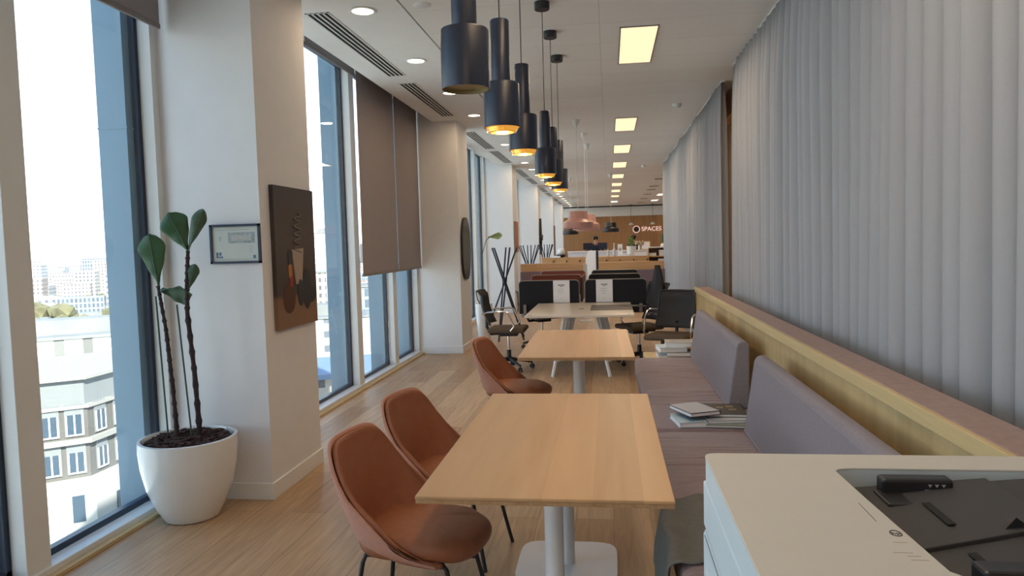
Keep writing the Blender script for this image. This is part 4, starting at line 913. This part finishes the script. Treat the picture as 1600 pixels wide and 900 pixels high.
# ---- people behind the reception counter
def person(x, y, rz, lab, scale=1.0, hunch=.12):
    me = bpy.data.meshes.new('body'); V = []; E = []; Rr = []
    def v(p, r, frm=None):
        V.append(Vector(p) * scale); Rr.append(r * scale); i = len(V) - 1
        if frm is not None: E.append((frm, i))
        return i
    pel = v((0, 0, .95), .15); w = v((0, -.01, 1.10), .135, pel); ch_ = v((0, -.02 - hunch * .3, 1.30), .155, w); nk = v((0, -hunch * .8, 1.46), .06, ch_); hd = v((0, -hunch, 1.54), .072, nk); hd2 = v((0, -hunch * 1.1, 1.64), .085, hd); hd3 = v((0, -hunch * 1.1, 1.70), .06, hd2)
    for s in (-1, 1):
        shd = v((s * .17, -.03 - hunch * .3, 1.38), .065, ch_); el = v((s * .25, -.10, 1.15), .048, shd); wr = v((s * .13, -.32, 1.16), .032, el); pm_ = v((s * .10, -.38, 1.17), .034, wr)
        for q in range(5): f1 = v((s * (.10 + (q - 2) * .016), -.43, 1.175), .010, pm_); v((s * (.10 + (q - 2) * .018), -.465 + abs(q - 2) * .006, 1.168), .008, f1)
        hip = v((s * .09, 0, .86), .095, pel); kn = v((s * .10, -.02, .48), .062, hip); an = v((s * .10, 0, .09), .042, kn); v((s * .10, -.12, .035), .036, an)
    me.from_pydata(V, E, []); root = empty('person', (x, y, 0), rz, lab, 'person')
    o = bpy.data.objects.new('body', me); C.objects.link(o); o.parent = root
    md = o.modifiers.new('skin', 'SKIN')
    for i, s in enumerate(me.skin_vertices[0].data): s.radius = (Rr[i], Rr[i] * .85); s.use_root = (i == 0)
    q = o.modifiers.new('sub', 'SUBSURF'); q.levels = 1; q.render_levels = 2; me.materials.append(M['skin'])
    # clothing over the torso and arms
    b = MB(); b.lathe([(.15, .90), (.165, 1.1), (.20, 1.3), (.21, 1.38), (.12, 1.45), (.07, 1.48)], 24, cy=-.03, sy=.72); b.build('jumper', M['navycloth'], root, smooth=True, solid=.01)
    for s in (-1, 1): MB().tube([(s * .15, -.05, 1.38), (s * .22, -.07, 1.33), (s * .27, -.11, 1.15), (s * .15, -.30, 1.16)], [.075, .075, .058, .045], 12).build('sleeve', M['navycloth'], root, smooth=True)
    for s in (-1, 1): MB().tube([(s * .08, 0, .92), (s * .10, -.02, .5), (s * .10, 0, .10)], [.12, .085, .065], 12).build('trouser_leg', M['navycloth'], root, smooth=True)
    hy = -hunch * 1.1
    b = MB(); bmesh.ops.create_uvsphere(b.bm, u_segments=20, v_segments=14, radius=.1)
    for q in b.bm.verts: q.co = Vector((q.co.x * .98, q.co.y * 1.1 + hy + .025, q.co.z * 1.05 + 1.68))
    bmesh.ops.delete(b.bm, geom=[f for f in b.bm.faces if f.calc_center_median().y < hy - .045 and f.calc_center_median().z < 1.71], context='FACES'); b.build('hair', M['hair'], root, smooth=True)
    b = MB(); b.tube([(0, hy - .075, 1.655), (0, hy - .105, 1.625)], [.010, .016], 8)
    for s in (-1, 1): b.tube([(s * .085, hy, 1.62), (s * .092, hy + .005, 1.66)], .014, 8)
    b.build('nose_and_ears', M['skin'], root, smooth=True)
    b = MB()
    for s in (-1, 1): b.tube([(s * .03 - .012, hy - .082, 1.662), (s * .03 + .012, hy - .082, 1.662)], .006, 6)
    b.tube([(-.022, hy - .085, 1.592), (.022, hy - .085, 1.592)], .004, 6); b.build('eyes_and_mouth', M['hair'], root)
person(-.50, 28.15, .1, 'person in dark navy clothes with dark hair behind the reception counter, left', .96)
person(1.0, 28.3, -.4, 'person in dark clothes with dark hair behind the plants, right', .94)
for x, l in ((-.78, 'left'), (-.22, 'right')):
    o = empty('monitor', (x, 27.45, 1.20), (.25 if x < -.5 else -.25), 'dark monitor on the counter at the %s of the navy person' % l, 'monitor'); bx('screen', M['navycloth'], -.17, .17, -.015, .015, .05, .30, parent=o, bev=.004); bx('stand', M['black'], -.03, .03, .0, .03, 0, .1, parent=o); bx('foot', M['black'], -.1, .1, -.06, .08, 0, .01, parent=o)

# ================================================================ OUTSIDE: THE CITY BELOW
GZ = -46
gm_ = mat('city_ground', (.52, .53, .46), .95, var=.35, vscale=.02)
o = bx('ground', gm_, -4000, 200, -1500, 4000, GZ - 1, GZ); S(o)
# near corner building: two stone storeys above a white lower part
R_ = 70.0; CBX, CBY = -.6155 * R_, .7755 * R_; ZR = -8.5
cb = empty('corner_building', (CBX, CBY, 0), .668, 'cream stone corner building nearest below the left window', 'building')
stone = mat('grey_stone', (.135, .13, .115), .9, var=.08, vscale=.5); white_ = mat('white_render', (.55, .54, .49), .9); roofm = mat('pale_roof', (.24, .25, .24), .9, var=.1, vscale=.3)
trimm = mat('stone_trim', (.34, .33, .29), .9); glassd = mat('dark_window_glass', (.06, .09, .12), .2); shut = mat('grey_shutter', (.22, .235, .23), .8)
cA, sA = math.cos(.9), math.sin(.9)
def foot(o_, z0, z1): return [(-26 , -o_, z0), (0 + o_ * .45, -o_, z0), (16 * cA + o_ * sA, 16 * sA - o_ * cA, z0), (16 * cA - 8, 16 * sA + 4, z0), (-26, 9, z0)]
def slab(name, m, o_, z0, z1, off=0): return MB().poly(foot(o_, z0, z1), (0, 0, z1 - z0)).build(name, m, cb)
slab('upper_storeys', stone, 0, -16.8, ZR - 2.3); slab('attic', shut, -.35, ZR - 2.3, ZR); slab('roof_edge', trimm, .1, ZR - .15, ZR + .1); slab('cornice', trimm, .45, ZR - 5.4, ZR - 5.0); slab('cornice', trimm, .25, ZR - 2.5, ZR - 2.25)
slab('lower_storeys', white_, .6, GZ, -16.8)
def cwin(face, s, zc, w, h):
    mt = Matrix.Identity(4) if face == 0 else Matrix.Rotation(.9, 4, 'Z')
    ox = -.0; b = MB(); b.box(s - w / 2 - .12, s + w / 2 + .12, -.10 + ox, .1, zc - h / 2 - .1, zc + h / 2 + .8, mat4=mt); f = b.build('window', shut, cb)
    b = MB(); b.box(s - w / 2, s + w / 2, -.14, -.09, zc - h / 2, zc + h / 2, mat4=mt); g_ = b.build('pane', glassd, f)
    b = MB(); b.box(s - .06, s + .06, -.17, -.13, zc - h / 2, zc + h / 2, mat4=mt)
    for q in (-1, 1): b.box(s + q * w / 2 - .06, s + q * w / 2 + .06, -.17, -.09, zc - h / 2, zc + h / 2, mat4=mt)
    b.box(s - w / 2, s + w / 2, -.17, -.13, zc - h / 2 - .05, zc - h / 2 + .08, mat4=mt); b.build('window_frame', M['white'], f)
for s_ in (-.95, -2.7, -4.45, -6.2, -7.95, -9.7):
    for zc in (ZR - 3.85, ZR - 7.0): cwin(0, s_, zc, 1.15, 1.7)
for s_ in (1.4, 3.7, 6.0, 8.3, 10.6):
    for zc in (ZR - 3.85, ZR - 7.0): cwin(1, s_, zc, 1.1, 1.7)
for s_ in (-1.0, -3.6, -6.2):
    for zc in (-19.2, -22.6, -26): 
        b = MB(); b.box(s_ - .45, s_ + .45, -.68, -.5, zc - 1.1, zc + 1.1); b.build('lower_window', glassd, cb)
for s_ in (2.5, 3.8, 6.2, 7.5):
    for zc in (-19.6, -23): 
        b = MB(); b.box(s_ - .35, s_ + .35, -.68, -.5, zc - .8, zc + .8, mat4=Matrix.Rotation(.9, 4, 'Z')); b.build('lower_window', glassd, cb)

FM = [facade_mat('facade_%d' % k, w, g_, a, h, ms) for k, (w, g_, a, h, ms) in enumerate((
    ((.46, .42, .36), (.12, .14, .16), 3.0, 3.2, .8), ((.39, .31, .26), (.16, .17, .19), 2.6, 3.0, .75), ((.44, .44, .43), (.17, .20, .23), 3.6, 3.4, .9), ((.42, .37, .29), (.16, .17, .18), 2.4, 3.1, .7), ((.30, .34, .37), (.13, .17, .21), 2.2, 3.3, .45)))]  # brown and ochre walls softened in colour to stand for haze
GB = 'pale city buildings below the windows'
def bld(az, R, w, d, zt, rz, m, lab='pale building in the sunlit city below the windows', group=GB, roof=True):
    """az = x/y slope as seen from the room"""
    y = R / math.hypot(1, az); x = az * y
    o = empty('city_building', (x, y, 0), rz, lab, 'building', group)
    bx('facade', m, -w / 2, w / 2, -d / 2, d / 2, GZ, zt, parent=o)
    if roof:
        b = MB(); b.box(-w / 2 - .3, w / 2 + .3, -d / 2 - .3, d / 2 + .3, zt, zt + .5); b.box(-w * .2, w * .1, -d * .2, d * .2, zt + .5, zt + 3); b.build('roof', roofm, o)
    return o
bld(-.745, 150, 60, 14, -12.5, .62, facade_mat('tall_windows', (.74, .71, .63), (.22, .22, .20), 4.2, 9.0, 1.35), 'long white building with tall narrow windows behind the stone corner building', None)
blueroof = mat('blue_roof', (.16, .24, .34), .6)
o = bld(-.405, 62, 26, 16, -15.5, .38, FM[2], 'low flat roofed building straight below the clear pane', None)
o = bld(-.44, 96, 40, 12, -14.0, .40, FM[0], 'pale flat roofed building behind the low one below the clear pane', None, False); b = MB(); b.box(-20.3, 20.3, -7.3, 7.3, -14, -13.4); b.build('roof', blueroof, o)
o = bld(-.42, 185, 60, 16, -15.0, .36, FM[2], 'wide white roofed building in the middle distance', None)
o = bld(-.405, 420, 16, 14, 10.0, .3, facade_mat('tower_facade', (.60, .60, .60), (.38, .40, .44), 2.6, 3.0, .7), 'pale residential tower rising to the horizon right of the brown poster', None)
o = bld(-.325, 225, 14, 14, -10, .5, FM[4], 'dark glazed block seen below the lowered blinds', None)
random.seed(11)
FIXED = [o for o in C.objects if o.name.startswith(('city_building', 'corner_building')) and o.parent is None]
placed = []
for k in range(900):
    R = 175 * (1500 / 175) ** (random.random() ** .9)
    az = random.uniform(-.91, -.70) if k % 5 < 3 else random.uniform(-.44, -.27)
    s = .75 + R / 900
    zt = GZ + random.uniform(8, 20) + R * .008 + (random.random() < .10) * random.uniform(8, 26)
    if R < 300: zt = min(zt, -24)
    w_b, d_b, rz_b, f_b = random.uniform(10, 26) * s, random.uniform(8, 14) * s, random.uniform(.3, .8), random.randrange(5)
    yb = R / math.hypot(1, az); xb_ = az * yb; rad = math.hypot(w_b, d_b) / 2 * 1.02
    if len(placed) > 170: break
    if any(math.hypot(xb_ - p[0], yb - p[1]) < rad + p[2] for p in placed): continue
    if any(math.hypot(xb_ - o.location.x, yb - o.location.y) < rad + 31 for o in FIXED): continue
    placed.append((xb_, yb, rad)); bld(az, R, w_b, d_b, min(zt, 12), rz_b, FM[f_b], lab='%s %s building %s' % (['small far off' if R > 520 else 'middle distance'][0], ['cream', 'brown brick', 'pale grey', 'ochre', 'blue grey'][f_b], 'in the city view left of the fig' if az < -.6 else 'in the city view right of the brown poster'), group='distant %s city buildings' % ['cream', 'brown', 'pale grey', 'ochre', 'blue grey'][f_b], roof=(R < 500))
tm = mat('city_trees', (.17, .16, .085), .95, var=.35, vscale=.2)
b = MB()
for k in range(420):
    R = random.uniform(200, 600); az = random.uniform(-.95, -.66) if k % 2 else random.uniform(-.47, -.27); y = R / math.hypot(1, az); r = random.uniform(3, 7)
    bmesh.ops.create_icosphere(b.bm, subdivisions=1, radius=r, matrix=Matrix.Translation((az * y, y, GZ + r * .9 + random.uniform(2, 12))) @ Matrix.Diagonal((1.3, 1.2, .9, 1)))
o = b.build('tree_canopy', tm); tag(o, 'spring trees between the city buildings', 'trees', kind='stuff')
